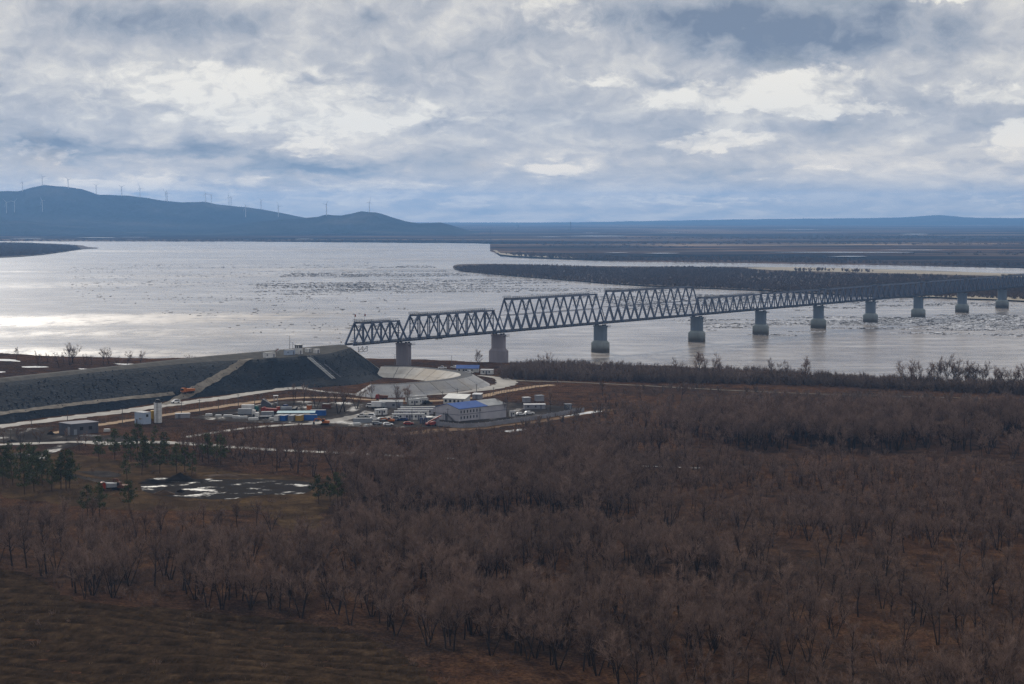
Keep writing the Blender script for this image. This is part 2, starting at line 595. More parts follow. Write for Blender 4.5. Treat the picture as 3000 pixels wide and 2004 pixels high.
def slab_mat(name, c1, c2, stain):
    t, b, pos = custom(name)
    n1 = noise(t, vmt(t, 'MULTIPLY', pos, (1, 1, .25)), .22, 5, .6)
    n2 = noise(t, pos, 1.2, 5, .6)
    c = ramp(t, n1, [(.3, c2), (.62, c1)])
    c = mixc(t, ramp(t, noise(t, pos, .05, 4), [(.48, (0, 0, 0)), (.7, (.8, .8, .8))]), c, stain)
    c = mixc(t, .4, c, ramp(t, n2, [(.3, (.6, .6, .6)), (.7, (1, 1, 1))]), 'MULTIPLY')
    oi = nd(t, 'ShaderNodeObjectInfo').outputs['Random']
    k = mth(t, 'ADD', mth(t, 'MULTIPLY', oi, .16), .90)
    cbn = nd(t, 'ShaderNodeCombineXYZ')
    for i in range(3):
        lk(t, k, cbn.inputs[i])
    c = mixc(t, 1.0, c, cbn.outputs[0], 'MULTIPLY')
    lk(t, c, b.inputs['Base Color'])
    b.inputs['Roughness'].default_value = .8
    b.inputs['Specular IOR Level'].default_value = .3


def pier_mat(name, c1, c2, wl=0.0):
    t, b, pos = custom(name)
    n1 = noise(t, vmt(t, 'MULTIPLY', pos, (1, 1, .2)), .35, 6, .6)
    c = ramp(t, n1, [(.3, c1), (.7, c2)])
    if wl:
        sep = nd(t, 'ShaderNodeSeparateXYZ')
        lk(t, pos, sep.inputs[0])
        z = mth(t, 'ADD', sep.outputs[2], mth(t, 'MULTIPLY', mth(t, 'SUBTRACT', noise(t, pos, .3, 4), .5), 2.0))
        c = mixc(t, ramp(t, mth(t, 'MULTIPLY', z, .1), [(.20, (.95, .95, .95)), (.36, (.5, .5, .5)), (.62, (0, 0, 0))]), c, (.05, .043, .036))
    lk(t, c, b.inputs['Base Color'])
    b.inputs['Roughness'].default_value = .85


def water_mat():
    t, b, pos = custom('water')
    sep = nd(t, 'ShaderNodeSeparateXYZ')
    lk(t, pos, sep.inputs[0])
    wv = vmt(t, 'SUBTRACT', noise(t, vmt(t, 'MULTIPLY', pos, (1, .6, 1)), .004, 5, .6, 'Color'), (.5, .5, .5))
    q = vmt(t, 'ADD', pos, vmt(t, 'MULTIPLY', wv, (260, 190, 0)))
    # wind-roughened reaches of the river (they catch the sun) in metres
    acc = None
    for (px, py, rx, ry, a) in [(150, 938, 120, 78, 1.0), (520, 928, 95, 72, .95), (800, 925, 60, 75, .55), (60, 1034, 130, 40, .6),
                                (330, 1032, 90, 45, .45), (640, 972, 80, 80, .42), (250, 975, 80, 60, .45), (600, 810, 170, 75, .32), (820, 790, 150, 70, .3),
                                (330, 832, 130, 70, .26), (60, 842, 120, 60, .24), (980, 733, 330, 170, .4), (430, 736, 240, 140, .36), (20, 796, 80, 50, .34),
                                (1150, 790, 200, 90, .3), (1250, 760, 200, 130, .28), (1050, 970, 60, 90, .25)]:
        c = at(px, py)
        v = vmt(t, 'MULTIPLY', vmt(t, 'SUBTRACT', q, (c.x, c.y, 0)), (1 / rx, 1 / ry, 0))
        g = mth(t, 'MULTIPLY', mth(t, 'EXPONENT', mth(t, 'MULTIPLY', vmt(t, 'DOT_PRODUCT', v, v), -1.0)), a)
        acc = g if acc is None else mth(t, 'ADD', acc, g)
    fine = noise(t, vmt(t, 'MULTIPLY', pos, (1, .35, 1)), .05, 6, .68)
    acc = mth(t, 'MULTIPLY', acc, mth(t, 'MULTIPLY', mth(t, 'SUBTRACT', fine, .30), 3.4), clamp=True)
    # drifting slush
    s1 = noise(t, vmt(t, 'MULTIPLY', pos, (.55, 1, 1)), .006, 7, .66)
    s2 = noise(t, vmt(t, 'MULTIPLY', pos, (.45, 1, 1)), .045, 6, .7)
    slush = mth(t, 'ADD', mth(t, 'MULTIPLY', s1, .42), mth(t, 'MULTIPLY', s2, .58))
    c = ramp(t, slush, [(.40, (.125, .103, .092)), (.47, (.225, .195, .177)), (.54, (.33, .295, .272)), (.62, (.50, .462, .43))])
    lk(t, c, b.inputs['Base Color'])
    b.inputs['IOR'].default_value = 1.33
    b.inputs['Specular IOR Level'].default_value = .24
    lk(t, mth(t, 'ADD', mth(t, 'MULTIPLY', acc, .235), .20), b.inputs['Roughness'])
    w1 = noise(t, vmt(t, 'MULTIPLY', pos, (1, .8, 1)), .22, 5, .65)
    bumped(t, b, w1, .35, .5)


def plain_mat(name, k=1.0):
    t, b, pos = custom(name)
    n1 = noise(t, vmt(t, 'MULTIPLY', pos, (.3, 1, 1)), .0013, 6, .62)
    n2 = noise(t, vmt(t, 'MULTIPLY', pos, (.25, 1, 1)), .0055, 6, .65)
    c = ramp(t, n1, [(.38, (.012, .012, .015)), (.47, (.035, .027, .024)), (.55, (.105, .068, .048)), (.64, (.24, .185, .13))])
    c = mixc(t, .75, c, ramp(t, n2, [(.36, (.12, .12, .14)), (.5, (.7, .7, .7)), (.64, (2.2, 2.0, 1.8))]), 'MULTIPLY')
    lk(t, c, b.inputs['Base Color'])
    b.inputs['Roughness'].default_value = .95
    b.inputs['Specular IOR Level'].default_value = .0


def hill_mat():
    t, b, pos = custom('hill')
    n1 = noise(t, pos, .0022, 6, .6)
    c = ramp(t, n1, [(.36, (.018, .022, .024)), (.55, (.036, .038, .036)), (.70, (.075, .066, .055))])
    lk(t, c, b.inputs['Base Color'])
    b.inputs['Roughness'].default_value = 1.0
    b.inputs['Specular IOR Level'].default_value = 0
    bumped(t, b, noise(t, pos, .006, 6, .7), 1.0, 40)


ground_mat(); field_mat(); glade_mat(); yard_mat(); wet_mat(); slope_mat(); water_mat(); plain_mat('plain'); hill_mat()
slab_mat('slab_outer', (.37, .37, .38), (.27, .27, .285), (.33, .29, .24))
slab_mat('slab_inner', (.50, .48, .45), (.36, .34, .315), (.40, .34, .27))
pier_mat('pier_stone', (.125, .158, .205), (.098, .128, .172))
pier_mat('pier_foot', (.225, .255, .26), (.155, .18, .19), wl=1.0)
pier_mat('pier_land', (.225, .205, .23), (.18, .165, .19))


# ------------------------------------------------------------------ the land
LZ = 5.0
shore_px = [(-2600, 1024), (-1200, 1034), (-400, 1042), (0, 1049), (200, 1059), (430, 1064), (800, 1066), (1100, 1064.5), (1214, 1067), (1330, 1072), (1507, 1079),
            (1900, 1088), (2400, 1116), (2700, 1132), (3000, 1143), (3600, 1165), (4400, 1190)]
SH = np.array([tuple(at(x, y, 0))[:2] for x, y in shore_px])
SH = SH[np.argsort(SH[:, 0])]


CRL = [tuple(at(x, y, 21))[:2] for x, y in ((-900, 1224), (0, 1120), (375, 1079.5), (700, 1041), (860, 1045))]


def hland(x, y):
    x = np.asarray(x, float); y = np.asarray(y, float)
    z = LZ + .35 * np.sin(x * .031 + 1.3) * np.sin(y * .027) + .25 * np.sin(x * .071 + y * .05)
    amp = np.clip((640 - y) / 150, 0, 1)
    z = z + amp * (.9 * np.sin(x * .05 + .6) * np.cos(y * .043 + 1.1) + .5 * np.sin(x * .11 + y * .09))
    # the ground rises a little towards the foot of the embankment
    dd = np.full(np.shape(x), 1e9)
    for (ax, ay), (bx, by) in zip(CRL[:-1], CRL[1:]):
        ux, uy = bx - ax, by - ay
        l2 = ux * ux + uy * uy
        tt = np.clip(((x - ax) * ux + (y - ay) * uy) / l2, 0, 1)
        dd = np.minimum(dd, np.hypot(x - ax - tt * ux, y - ay - tt * uy))
    kk = np.clip(1 - (dd - 26) / 34, 0, 1)
    z = z + 1.2 * kk * kk * (3 - 2 * kk)
    d = np.interp(x, SH[:, 0], SH[:, 1]) + 2.5 * np.sin(x * .09) + 1.5 * np.sin(x * .31) - y
    k = np.clip((d + 3) / 22, 0, 1)
    k = k * k * (3 - 2 * k)
    return -1.5 + (z + 1.5) * k


def grid_mesh(name, xs, ys, zf, m):
    X, Y = np.meshgrid(xs, ys)
    Z = zf(X, Y)
    nx, ny = len(xs), len(ys)
    i = np.arange(nx * ny).reshape(ny, nx)
    f = np.stack([i[:-1, :-1], i[:-1, 1:], i[1:, 1:], i[1:, :-1]], -1).reshape(-1, 4)
    return npmesh(name, np.stack([X, Y, Z], -1).reshape(-1, 3), f, m, True)


gm = grid_mesh('ground', np.arange(-760, 765, 5.0), np.arange(-120, 1420, 5.0), hland, M['ground'])
tag(link('ground', gm), kind='structure')

# river: one sheet out to the far bank
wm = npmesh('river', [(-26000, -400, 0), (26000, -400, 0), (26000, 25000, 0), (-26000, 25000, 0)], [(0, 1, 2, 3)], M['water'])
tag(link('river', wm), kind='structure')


def smooth_pts(pts, n=8):
    """Catmull-Rom through 2D/3D points"""
    P = [np.array(p, float) for p in pts]
    P = [2 * P[0] - P[1]] + P + [2 * P[-1] - P[-2]]
    out = []
    for i in range(1, len(P) - 2):
        for t in np.linspace(0, 1, n, endpoint=False):
            a, b, c, d = P[i - 1], P[i], P[i + 1], P[i + 2]
            out.append(.5 * ((2 * b) + (c - a) * t + (2 * a - 5 * b + 4 * c - d) * t * t + (3 * b - a - 3 * c + d) * t ** 3))
    out.append(P[-2])
    return np.array(out)


# ------------------------------------------------------------------ railway embankment (dark rock, runs up to the bridge)
ETOP = 21.0
# stations along the bank: front edge of the crest, toe of the upper slope, outer edge of the bench, lower toe (pixel and height)
STN = [((-900, 1224, 20.5), (-900, 1330, 10.3), (-900, 1341, 9.2)),
       ((-400, 1166, 20.5), (-400, 1262, 10.3), (-400, 1272, 9.2)),
       ((0, 1121, 20.5), (0, 1207, 10.3), (0, 1218, 9.2)),
       ((200, 1099, 20.5), (180, 1185, 10.2), (180, 1194, 9.2)),
       ((375, 1081, 20.5), (340, 1166, 10.0), (340, 1175, 9.0)),
       ((600, 1060, 20.3), (560, 1144, 9.4), (560, 1152, 8.2)),
       ((740, 1054, 20.0), (740, 1131, 8.2), (740, 1143, 6.7)),
       ((860, 1045, 20.0), (880, 1112, 9.4), (860, 1135, 6.7)),
       ((955, 1036.5, 20.0), (1012, 1103, 9.0), (960, 1128, 6.4)),
       ((1000, 1026, 20.3), (1085, 1099, 7.0), (1055, 1122, 6.0)),
       ((1027, 1019, 20.5), (1140, 1101, 4.6), (1143, 1104, 4.4))]
BACK = [(-900, 1222), (-400, 1163), (0, 1118), (200, 1096), (375, 1078), (600, 1053), (740, 1040), (860, 1029), (955, 1020), (1000, 1016.5), (1027, 1014.5)]
cols = []
bk = [at(x, y, ETOP) for x, y in BACK]
for i, sta in enumerate(STN):
    q0, q1 = bk[max(0, i - 1)], bk[min(len(bk) - 1, i + 1)]
    d_ = (q1 - q0).normalized()
    n_ = Vector((d_.y, -d_.x, 0))
    r_ = [bk[i] - n_ * 36 + Vector((0, 0, 1 - ETOP)), bk[i] - n_ * 10 + Vector((0, 0, -.2)), bk[i] - n_ * 8.6 + Vector((0, 0, .65)), bk[i] - n_ * 4.4 + Vector((0, 0, .65)), bk[i] - n_ * 2.9 + Vector((0, 0, -.1))]
    cols.append([tuple(p) for p in r_] + [tuple(at(*p)) for p in sta] + [tuple(at(*sta[2]) + n_ * 9 + Vector((0, 0, -6.2)))])
cols = np.array(cols)                                   # (stations, 9, 3)
dense = np.stack([smooth_pts(cols[:, j], 8) for j in range(cols.shape[1])], 1)
ns, k = dense.shape[:2]
# split the tall slope so that it is not one flat sheet
def midrow(a, b, t, wob):
    m_ = dense[:, a] * (1 - t) + dense[:, b] * t
    m_[:, 2] += rng.normal(0, wob, ns)
    return m_
rows = [dense[:, 0], dense[:, 1], dense[:, 2], dense[:, 3], dense[:, 4], dense[:, 5], midrow(5, 6, .25, .12), midrow(5, 6, .5, .15), midrow(5, 6, .75, .15), dense[:, 6], dense[:, 7], midrow(7, 8, .5, .1), dense[:, 8]]
Vm = np.stack(rows, 1)
k = len(rows)
ii = np.arange(ns * k).reshape(ns, k)
ef = np.stack([ii[:-1, :-1], ii[:-1, 1:], ii[1:, 1:], ii[1:, :-1]], -1)
E_, T_ = Vm[-1, 5], Vm[-1, 9]
E1 = Vm[-1, 1]
T1 = T_ + (E1 - E_) * 1.1; T1[2] = 4.0
v_all = np.concatenate([Vm.reshape(-1, 3), [T1 + np.array([-8, 6, -1])]])
f_all = ef.reshape(-1, 4).tolist()
em = npmesh('railway_embankment', v_all, np.array(f_all), M['rock_fill'])
em.materials.append(M['crest_gravel'])
mi = np.zeros((ns - 1, k - 1), np.int32); mi[:, 1:5] = 1
em.polygons.foreach_set('material_index', mi.ravel())
tag(link('railway_embankment', em), kind='structure')
fac = MB().add([tuple(E_ + [0, 0, .3]), tuple(T_ + [0, 0, .1]), tuple(T1), tuple(E1), tuple(E_ + [-1, .5, -14]), tuple(E1 + [-1, .5, -14])], [(0, 1, 2, 3), (1, 0, 4), (3, 2, 5)])
shelf_me = fac.mesh('abutment_facing', M['slab_inner'])
tag(link('abutment_facing', shelf_me), kind='structure')


def bvh_of(objs):
    V, P = [], []
    for me in objs:
        n = len(V)
        V += [v.co.copy() for v in me.vertices]
        P += [tuple(i + n for i in p.vertices) for p in me.polygons]
    return BVHTree.FromPolygons(V, P)


BV = bvh_of([gm, em, shelf_me])


def hit(px, py):
    r = BV.ray_cast(Vector((0, 0, CH)), ray(px, py))
    return r[0] if r[0] is not None else at(px, py, LZ)


def down(x, y):
    r = BV.ray_cast(Vector((x, y, 300)), Vector((0, 0, -1)))
    return r[0].z if r[0] is not None else LZ


def gat(px, py):
    """a point of the ground (not of the embankment)"""
    p = at(px, py, LZ)
    for _ in range(4):
        p = at(px, py, float(hland(p.x, p.y)))
    return p


def ribbon(name, px_pts, width, m, off=.10, world=False, kind='structure', n=8, jitter=.25):
    pts = [(p[0], p[1]) for p in px_pts] if world else [tuple(hit(x, y))[:2] for x, y in px_pts]
    c = smooth_pts(pts, n)
    # even steps of about 3 m
    L = np.concatenate([[0], np.cumsum(np.linalg.norm(np.diff(c, axis=0), axis=1))])
    st = np.linspace(0, L[-1], max(4, int(L[-1] / 3)))
    c = np.stack([np.interp(st, L, c[:, 0]), np.interp(st, L, c[:, 1])], 1)
    w = np.interp(np.linspace(0, 1, len(c)), np.linspace(0, 1, len(width)), width) if isinstance(width, (list, tuple)) else np.full(len(c), width)
    t = np.gradient(c, axis=0); t /= np.linalg.norm(t, axis=1)[:, None]
    nn = np.stack([t[:, 1], -t[:, 0]], 1)
    v, f = [], []
    ks = (-.5, -.17, .17, .5)
    for i in range(len(c)):
        for s in ks:
            o = s * w[i] * (1 + (jitter * random.uniform(-1, 1) if abs(s) > .4 else 0))
            x, y = c[i] + nn[i] * o
            v.append((x, y, down(x, y) + off))
    for i in range(len(c) - 1):
        for j in range(3):
            f.append((i * 4 + j, i * 4 + j + 1, i * 4 + 5 + j, i * 4 + 4 + j))
    o = link(name, npmesh(name, v, f, m, True))
    if kind: tag(o, kind=kind)
    return o


def sheet(name, px_poly, m, off=.06, cell=4.0, kind='structure', zf=None, wob=.0, world=False, smooth=6):
    """a patch of ground laid over the land"""
    pts = [(p[0], p[1]) for p in px_poly] if world else [tuple(gat(x, y))[:2] for x, y in px_poly]
    if smooth:
        pts = [tuple(p) for p in smooth_pts(pts + [pts[0]], smooth)[:-1]]
    P = []
    for i, a in enumerate(pts):
        b = pts[(i + 1) % len(pts)]
        d = math.dist(a, b)
        k = max(1, int(d / cell))
        for j in range(k):
            P.append((a[0] + (b[0] - a[0]) * j / k + random.uniform(-1, 1) * wob, a[1] + (b[1] - a[1]) * j / k + random.uniform(-1, 1) * wob))
    nb = len(P)
    A = np.array(P)
    lo, hi = A.min(0), A.max(0)
    gx, gy = np.meshgrid(np.arange(lo[0], hi[0], cell), np.arange(lo[1], hi[1], cell))
    G = np.stack([gx.ravel(), gy.ravel()], 1) + rng.uniform(-.2, .2, (gx.size, 2)) * cell
    G = G[inpoly(G, A)]
    allp = [Vector(p) for p in P] + [Vector(p) for p in G]
    res = delaunay_2d_cdt(allp, [(i, (i + 1) % nb) for i in range(nb)], [], 1, 1e-4)
    V = np.array([tuple(p) for p in res[0]])
    Z = (zf or hland)(V[:, 0], V[:, 1]) + off
    f = [tuple(q) for q in res[2]]
    me = npmesh(name, np.column_stack([V, Z]), f, m, True)
    o = link(name, me)
    if kind: tag(o, kind=kind)
    return o


def inpoly(Pt, A):
    x, y = Pt[:, 0], Pt[:, 1]
    ins = np.zeros(len(Pt), bool)
    j = len(A) - 1
    for i in range(len(A)):
        xi, yi, xj, yj = A[i, 0], A[i, 1], A[j, 0], A[j, 1]
        c = ((yi > y) != (yj > y)) & (x < (xj - xi) * (y - yi) / (yj - yi + 1e-12) + xi)
        ins ^= c
        j = i
    return ins


S23 = 3000 / 2348


def P2(*pts):
    return [(x * S23, y * S23) for x, y in pts]


# tracks, roads and patches of ground
ribbon('service_road', [(-500, 1315), (-200, 1279), (0, 1250), (150, 1231), (300, 1213), (450, 1192), (540, 1181), (700, 1158), (780, 1147), (850, 1140), (900, 1137)], [10, 10, 9, 9, 9, 9, 7, 5], M['gravel_road'], .12)
ribbon('embankment_path', [(-300, 1251), (0, 1213), (180, 1190), (340, 1171), (510, 1153.5)], [3.2, 3.2, 3, 3, 2], M['slope_track'], .25)
ribbon('ramp_track', [(480, 1186), (520, 1172), (560, 1148), (600, 1127), (660, 1092), (705, 1064), (738, 1052)], [3.5, 4, 4, 3.5], M['slope_track'], .25)
ribbon('sand_track', [(150, 1270), (280, 1247), (400, 1229), (520, 1211), (620, 1196), (720, 1182), (850, 1167), (1000, 1166), (1090, 1172), (1200, 1176), (1300, 1173), (1400, 1164), (1480, 1147), (1560, 1134), (1620, 1128)], [5, 6, 6.5, 7, 6, 6, 7], M['sand_track'], .10)
ribbon('levee_road', [(880, 1139), (960, 1149), (1040, 1155.5), (1130, 1159), (1230, 1158), (1330, 1152), (1400, 1144), (1455, 1134), (1484, 1122), (1470, 1110), (1430, 1103), (1400, 1101)], [4, 4, 3.5, 4, 5, 9, 12, 11, 6, 4], M['gravel_road'], .12)
ribbon('shore_road', [(1480, 1113), (1560, 1117), (1700, 1121), (1900, 1131), (2100, 1142), (2400, 1155), (2700, 1163), (3000, 1170), (3400, 1178)], [5, 3, 2.2, 1.8, 1.6, 1.6], M['slope_track'], .12)
ribbon('site_road', [(540, 1282), (640, 1266), (740, 1253), (850, 1245), (930, 1240), (1000, 1228), (1060, 1216), (1120, 1207)], [4, 4, 5, 6, 7, 6], M['gravel_road'], .12)
ribbon('woodland_road', [(-200, 1308), (0, 1303), (120, 1299), (240, 1296), (330, 1300), (450, 1296), (560, 1301), (700, 1312), (850, 1321), (1000, 1327), (1150, 1335), (1300, 1343), (1450, 1350), (1600, 1356), (1800, 1363), (2050, 1372)], [6, 6, 7, 9, 8, 6, 5, 4.5, 3.5, 3, 2.2, 2], M['gravel_road'], .12)
ribbon('muddy_track', [(220, 1298), (180, 1310), (150, 1322), (130, 1332)], [8, 7, 6, 4], M['yard'], .14)
ribbon('rutted_track', [(1160, 1275), (1260, 1264), (1400, 1252), (1500, 1241), (1620, 1226), (1720, 1209), (1790, 1200)], [8, 12, 13, 11, 9, 7], M['rut_soil'], .09)
ribbon('forest_ride', [(190, 1388), (230, 1397), (290, 1409), (340, 1418)], [4, 4, 5], M['yard'], .1)
sheet('construction_yard', [(560, 1225), (700, 1196), (820, 1176), (960, 1178), (1100, 1180), (1280, 1186), (1420, 1176), (1560, 1184), (1700, 1196), (1620, 1214), (1420, 1240), (1330, 1250), (1200, 1252), (1000, 1250), (850, 1240), (700, 1236)], M['yard'], .07, 5, wob=1.0)
sheet('snowy_clearing', [(-200, 1262), (100, 1254), (150, 1250), (155, 1270), (300, 1275), (380, 1280), (420, 1296), (300, 1298), (0, 1298), (-200, 1302)], M['yard'], .07, 5, wob=1.2)
sheet('glade', P2((0, 1030), (150, 1040), (230, 1050), (330, 1062), (420, 1062), (560, 1085), (745, 1098), (800, 1120), (770, 1150), (735, 1190), (760, 1228), (700, 1240), (640, 1200), (590, 1172), (380, 1172), (230, 1165), (100, 1150), (0, 1130)), M['glade'], .06, 5, wob=1.5)
sheet('wet_mud', P2((320, 1112), (345, 1098), (430, 1098), (520, 1100), (600, 1099), (700, 1105), (722, 1120), (690, 1132), (600, 1136), (520, 1145), (430, 1143), (360, 1136), (325, 1124)), M['wet_mud'], .12, 2.5, wob=.8)
sheet('melt_patch', [(20, 1330), (60, 1327), (130, 1332), (125, 1345), (60, 1345), (20, 1340)], M['yard'], .1, 3, wob=.6)
sheet('melt_patch', [(230, 1382), (300, 1380), (350, 1388), (345, 1398), (280, 1396)], M['yard'], .1, 3, wob=.6)


for pl in ([(-120, 1049), (0, 1052), (40, 1054), (58, 1060), (20, 1058), (-120, 1056)], [(225, 1080), (262, 1080.5), (290, 1082), (250, 1084)], [(330, 1065), (400, 1067), (440, 1069.5), (360, 1069)],
           [(60, 1074), (110, 1073), (140, 1076), (80, 1077.5)], [(-60, 1090), (10, 1089), (4, 1092), (-60, 1093)], [(1640, 1222), (1720, 1207), (1770, 1205), (1700, 1216)], [(1480, 1263), (1530, 1257), (1540, 1260), (1490, 1267)]):
    sheet('snow_patch', pl, M['snow'], .10, 3, wob=.8)


def hfield(x, y):
    a = math.radians(14)
    s = x * math.sin(a) + y * math.cos(a)
    rowz = np.sin(s * 2 * math.pi / 6.5 + .7 * np.sin(x * .06)) + .4 * np.sin(x * .35 + y * .2)
    return hland(x, y) + .26 * rowz + .25 + .12 * np.sin(x * .9 + y * .4) * np.sin(y * 1.1 - x * .5)


sheet('ploughed_field', P2((-900, 1300), (-300, 1290), (0, 1305), (100, 1335), (180, 1385), (430, 1400), (600, 1420), (780, 1445), (900, 1490), (980, 1545), (1040, 1620), (1060, 1720), (1000, 1900), (-400, 1900), (-1200, 1700)), M['field'], .10, 1.35, zf=hfield, wob=.8, smooth=2)


# ------------------------------------------------------------------ guide dyke with concrete facing (slabs are its parts)
DZ = 10.3
far_arm = [(1120, 1073), (1165, 1074), (1218, 1075.5), (1278, 1081), (1338, 1088.5), (1366, 1095)]
front_arm = [(1364, 1102), (1326, 1110), (1278, 1116), (1218, 1121.5), (1158, 1126), (1087, 1127)]
dc = smooth_pts([tuple(at(x, y, DZ))[:2] for x, y in far_arm + front_arm], 8)
L = np.concatenate([[0], np.cumsum(np.linalg.norm(np.diff(dc, axis=0), axis=1))])
NST = 46
st = np.linspace(0, L[-1], NST)
dc = np.stack([np.interp(st, L, dc[:, 0]), np.interp(st, L, dc[:, 1])], 1)
for _ in range(3):
    dc[1:-1] = .25 * dc[:-2] + .5 * dc[1:-1] + .25 * dc[2:]
tg2 = np.gradient(dc, axis=0); tg2 /= np.linalg.norm(tg2, axis=1)[:, None]
out2 = np.stack([-tg2[:, 1], tg2[:, 0]], 1)      # outward: away from the enclosed basin
cen = dc.mean(0)
if ((dc[NST // 2] - cen) @ out2[NST // 2]) < 0:
    out2 = -out2
dyke = thing('guide_dyke', 'curved dyke faced with pale concrete slabs looping round the foot of the first pier', 'dyke', (0, 0, 0))


def dstrip(o0, z0, o1, z1, i0, i1, g=0.0, lift=0.0):
    v, f = [], []
    for i in range(i0, i1 + 1):
        for o, z in ((o0, z0), (o1, z1)):
            # trim the joints at both ends of a slab
            s = g if i == i0 else (-g if i == i1 else 0)
            p = dc[i] + out2[i] * o + tg2[i] * s
            v.append((p[0], p[1], z + lift))
    n = i1 - i0
    for i in range(n):
        f.append((2 * i, 2 * i + 1, 2 * i + 3, 2 * i + 2))
    return v, f


core = MB()
prof_ = [(-13.9, LZ - 1.2), (-3.2, DZ - .06), (-2.9, DZ), (2.9, DZ), (3.2, DZ - .06), (14.6, LZ - 1.2)]
v, f = [], []
for i in range(NST):
    for o, z in prof_:
        p = dc[i] + out2[i] * o
        v.append((p[0], p[1], z - .25 if abs(o) > 3 else z))
k = len(prof_)
for i in range(NST - 1):
    for j in range(k - 1):
        f.append((i * k + j, i * k + j + 1, (i + 1) * k + j + 1, (i + 1) * k + j))
f += [tuple(range(k)), tuple(range((NST - 1) * k, NST * k))[::-1]]
core.add(v, f)
part('crest_road', core, M['dark_gravel'], dyke)
for i in range(0, NST - 1, 3):
    i1 = min(NST - 1, i + 3)
    for nm, a, b, mm in (('outer', 3.2, 14.6, 'slab_outer'), ('inner', -3.2, -13.9, 'slab_inner')):
        # two tiers of slabs down the slope
        for t0, t1 in ((0, .52), (.53, 1)):
            o0, o1 = a + (b - a) * t0, a + (b - a) * t1
            z0, z1 = DZ - (DZ - LZ + 1.2) * t0, DZ - (DZ - LZ + 1.2) * t1
            v, f = dstrip(o0, z0, o1, z1, i, i1, .18, .06 + .04 * random.random())
            v2 = [(x, y, z - .3) for x, y, z in v]
            m_ = MB().add(v, f)
            nn = len(v)
            rim = [0] + [2 * q for q in range(1, i1 - i + 1)] + [2 * q + 1 for q in range(i1 - i, -1, -1)]
            m_.add(v + v2, [(rim[q], rim[(q + 1) % len(rim)], rim[(q + 1) % len(rim)] + nn, rim[q] + nn) for q in range(len(rim))])
            part('concrete_slab', m_, M[mm], dyke)
# end cap of the front arm
e = NST - 1
pe = [tuple(dc[e] + out2[e] * o) + (z,) for o, z in ((14.6, LZ - 1.2), (3.2, DZ), (-3.2, DZ), (-13.9, LZ - 1.2))]
tip = [tuple(dc[e] + out2[e] * o + tg2[e] * 9.0) + (LZ - 1.2,) for o in (12, 2, -2, -12)]
part('end_slab', MB().add(pe + tip, [(0, 1, 5, 4), (1, 2, 6, 5), (2, 3, 7, 6)]), M['slab_outer'], dyke)
# ------------------------------------------------------------------ far plain, islands, hills
coast = [(-9000, 706), (-2500, 706.5), (-600, 707), (0, 707), (700, 708), (1100, 711), (1380, 713), (1490, 716.5), (1520, 720), (1480, 724), (1444, 731), (1436, 736), (1452, 742), (1466, 752),
         (1560, 758), (1789, 766), (2150, 771), (2556, 777), (3000, 787), (3500, 800), (5200, 846), (9000, 960)]
cp = []
for i in range(len(coast) - 1):
    a, b = coast[i], coast[i + 1]
    n = max(2, int(math.hypot(b[0] - a[0], (b[1] - a[1]) * 10) / 18))
    n = min(n, 60)
    for t in np.linspace(0, 1, n, endpoint=False):
        cp.append((a[0] + (b[0] - a[0]) * t, a[1] + (b[1] - a[1]) * t + random.uniform(-.35, .35)))
cp.append(coast[-1])
v, f = [], []
FARD = 25500.0
rings = [0, .002, .02, .06, .12, .2, .3, .45, .65, 1.0]
for x, y in cp:
    p = at(x, y, 0)
    d = math.hypot(p.x, p.y)
    ux, uy = p.x / d, p.y / d
    for j, r_ in enumerate(rings):
        dd = d + (FARD - d) * r_
        z = -.6 if j == 0 else (1.3 if j == 1 else 2.2 + 1.0 * math.sin(dd * .0031 + ux * 30) + j * .2)
        v.append((ux * dd, uy * dd, z))
k = len(rings)
for i in range(len(cp) - 1):
    for j in range(k - 1):
        f.append((i * k + j, (i + 1) * k + j, (i + 1) * k + j + 1, i * k + j + 1))
tag(link('far_plain', npmesh('far_plain', v, f, M['plain'])), kind='structure')


def zisl(top):
    return lambda x, y: np.full(len(x), top)


ISL = [(1327, 786), (1345, 796), (1444, 807), (1585, 819), (1764, 834), (1853, 840), (2000, 847.5), (2149, 853), (2300, 860), (2511, 872), (2588, 876), (2681, 876), (2760, 878), (2852, 882), (3000, 888), (4200, 950),
       (4200, 846), (3400, 822), (3000, 808), (2600, 794), (2224, 786.5), (2000, 786), (1850, 784.5), (1700, 783), (1560, 779.5), (1444, 777), (1340, 779)]
sheet('river_island', ISL, M['brown_soil'], 0, 40, zf=zisl(1.4), wob=3, smooth=3)
SBAR = [(2180, 789), (2300, 787.5), (2600, 794.5), (3000, 808.5), (3500, 826), (3500, 838), (3000, 818), (2850, 812), (2600, 806), (2380, 800), (2230, 795)]
sheet('sand_bar', SBAR, M['sand'], .15, 25, zf=zisl(1.5), wob=4, smooth=3)
sheet('sand_bar', [(2680, 876.5), (2760, 878.5), (2852, 882.5), (3000, 888.5), (3600, 919), (3600, 905), (3000, 877), (2850, 872), (2740, 871)], M['sand'], .15, 20, zf=zisl(1.5), wob=3, smooth=3)
sheet('sand_bar', [(1446, 737), (1470, 751), (1560, 757.5), (1700, 762), (1700, 758), (1560, 751), (1500, 744)], M['sand'], .3, 30, zf=zisl(2.4), wob=5, smooth=3)
WISL = [(-2600, 792), (-600, 770), (0, 757), (100, 751), (153, 745.5), (200, 738), (243, 732), (288, 729), (260, 726), (225, 720), (100, 714), (0, 712), (-900, 708.8), (-2600, 712)]
sheet('river_island', WISL, M['brown_soil'], 0, 60, zf=zisl(1.4), wob=4, smooth=3)
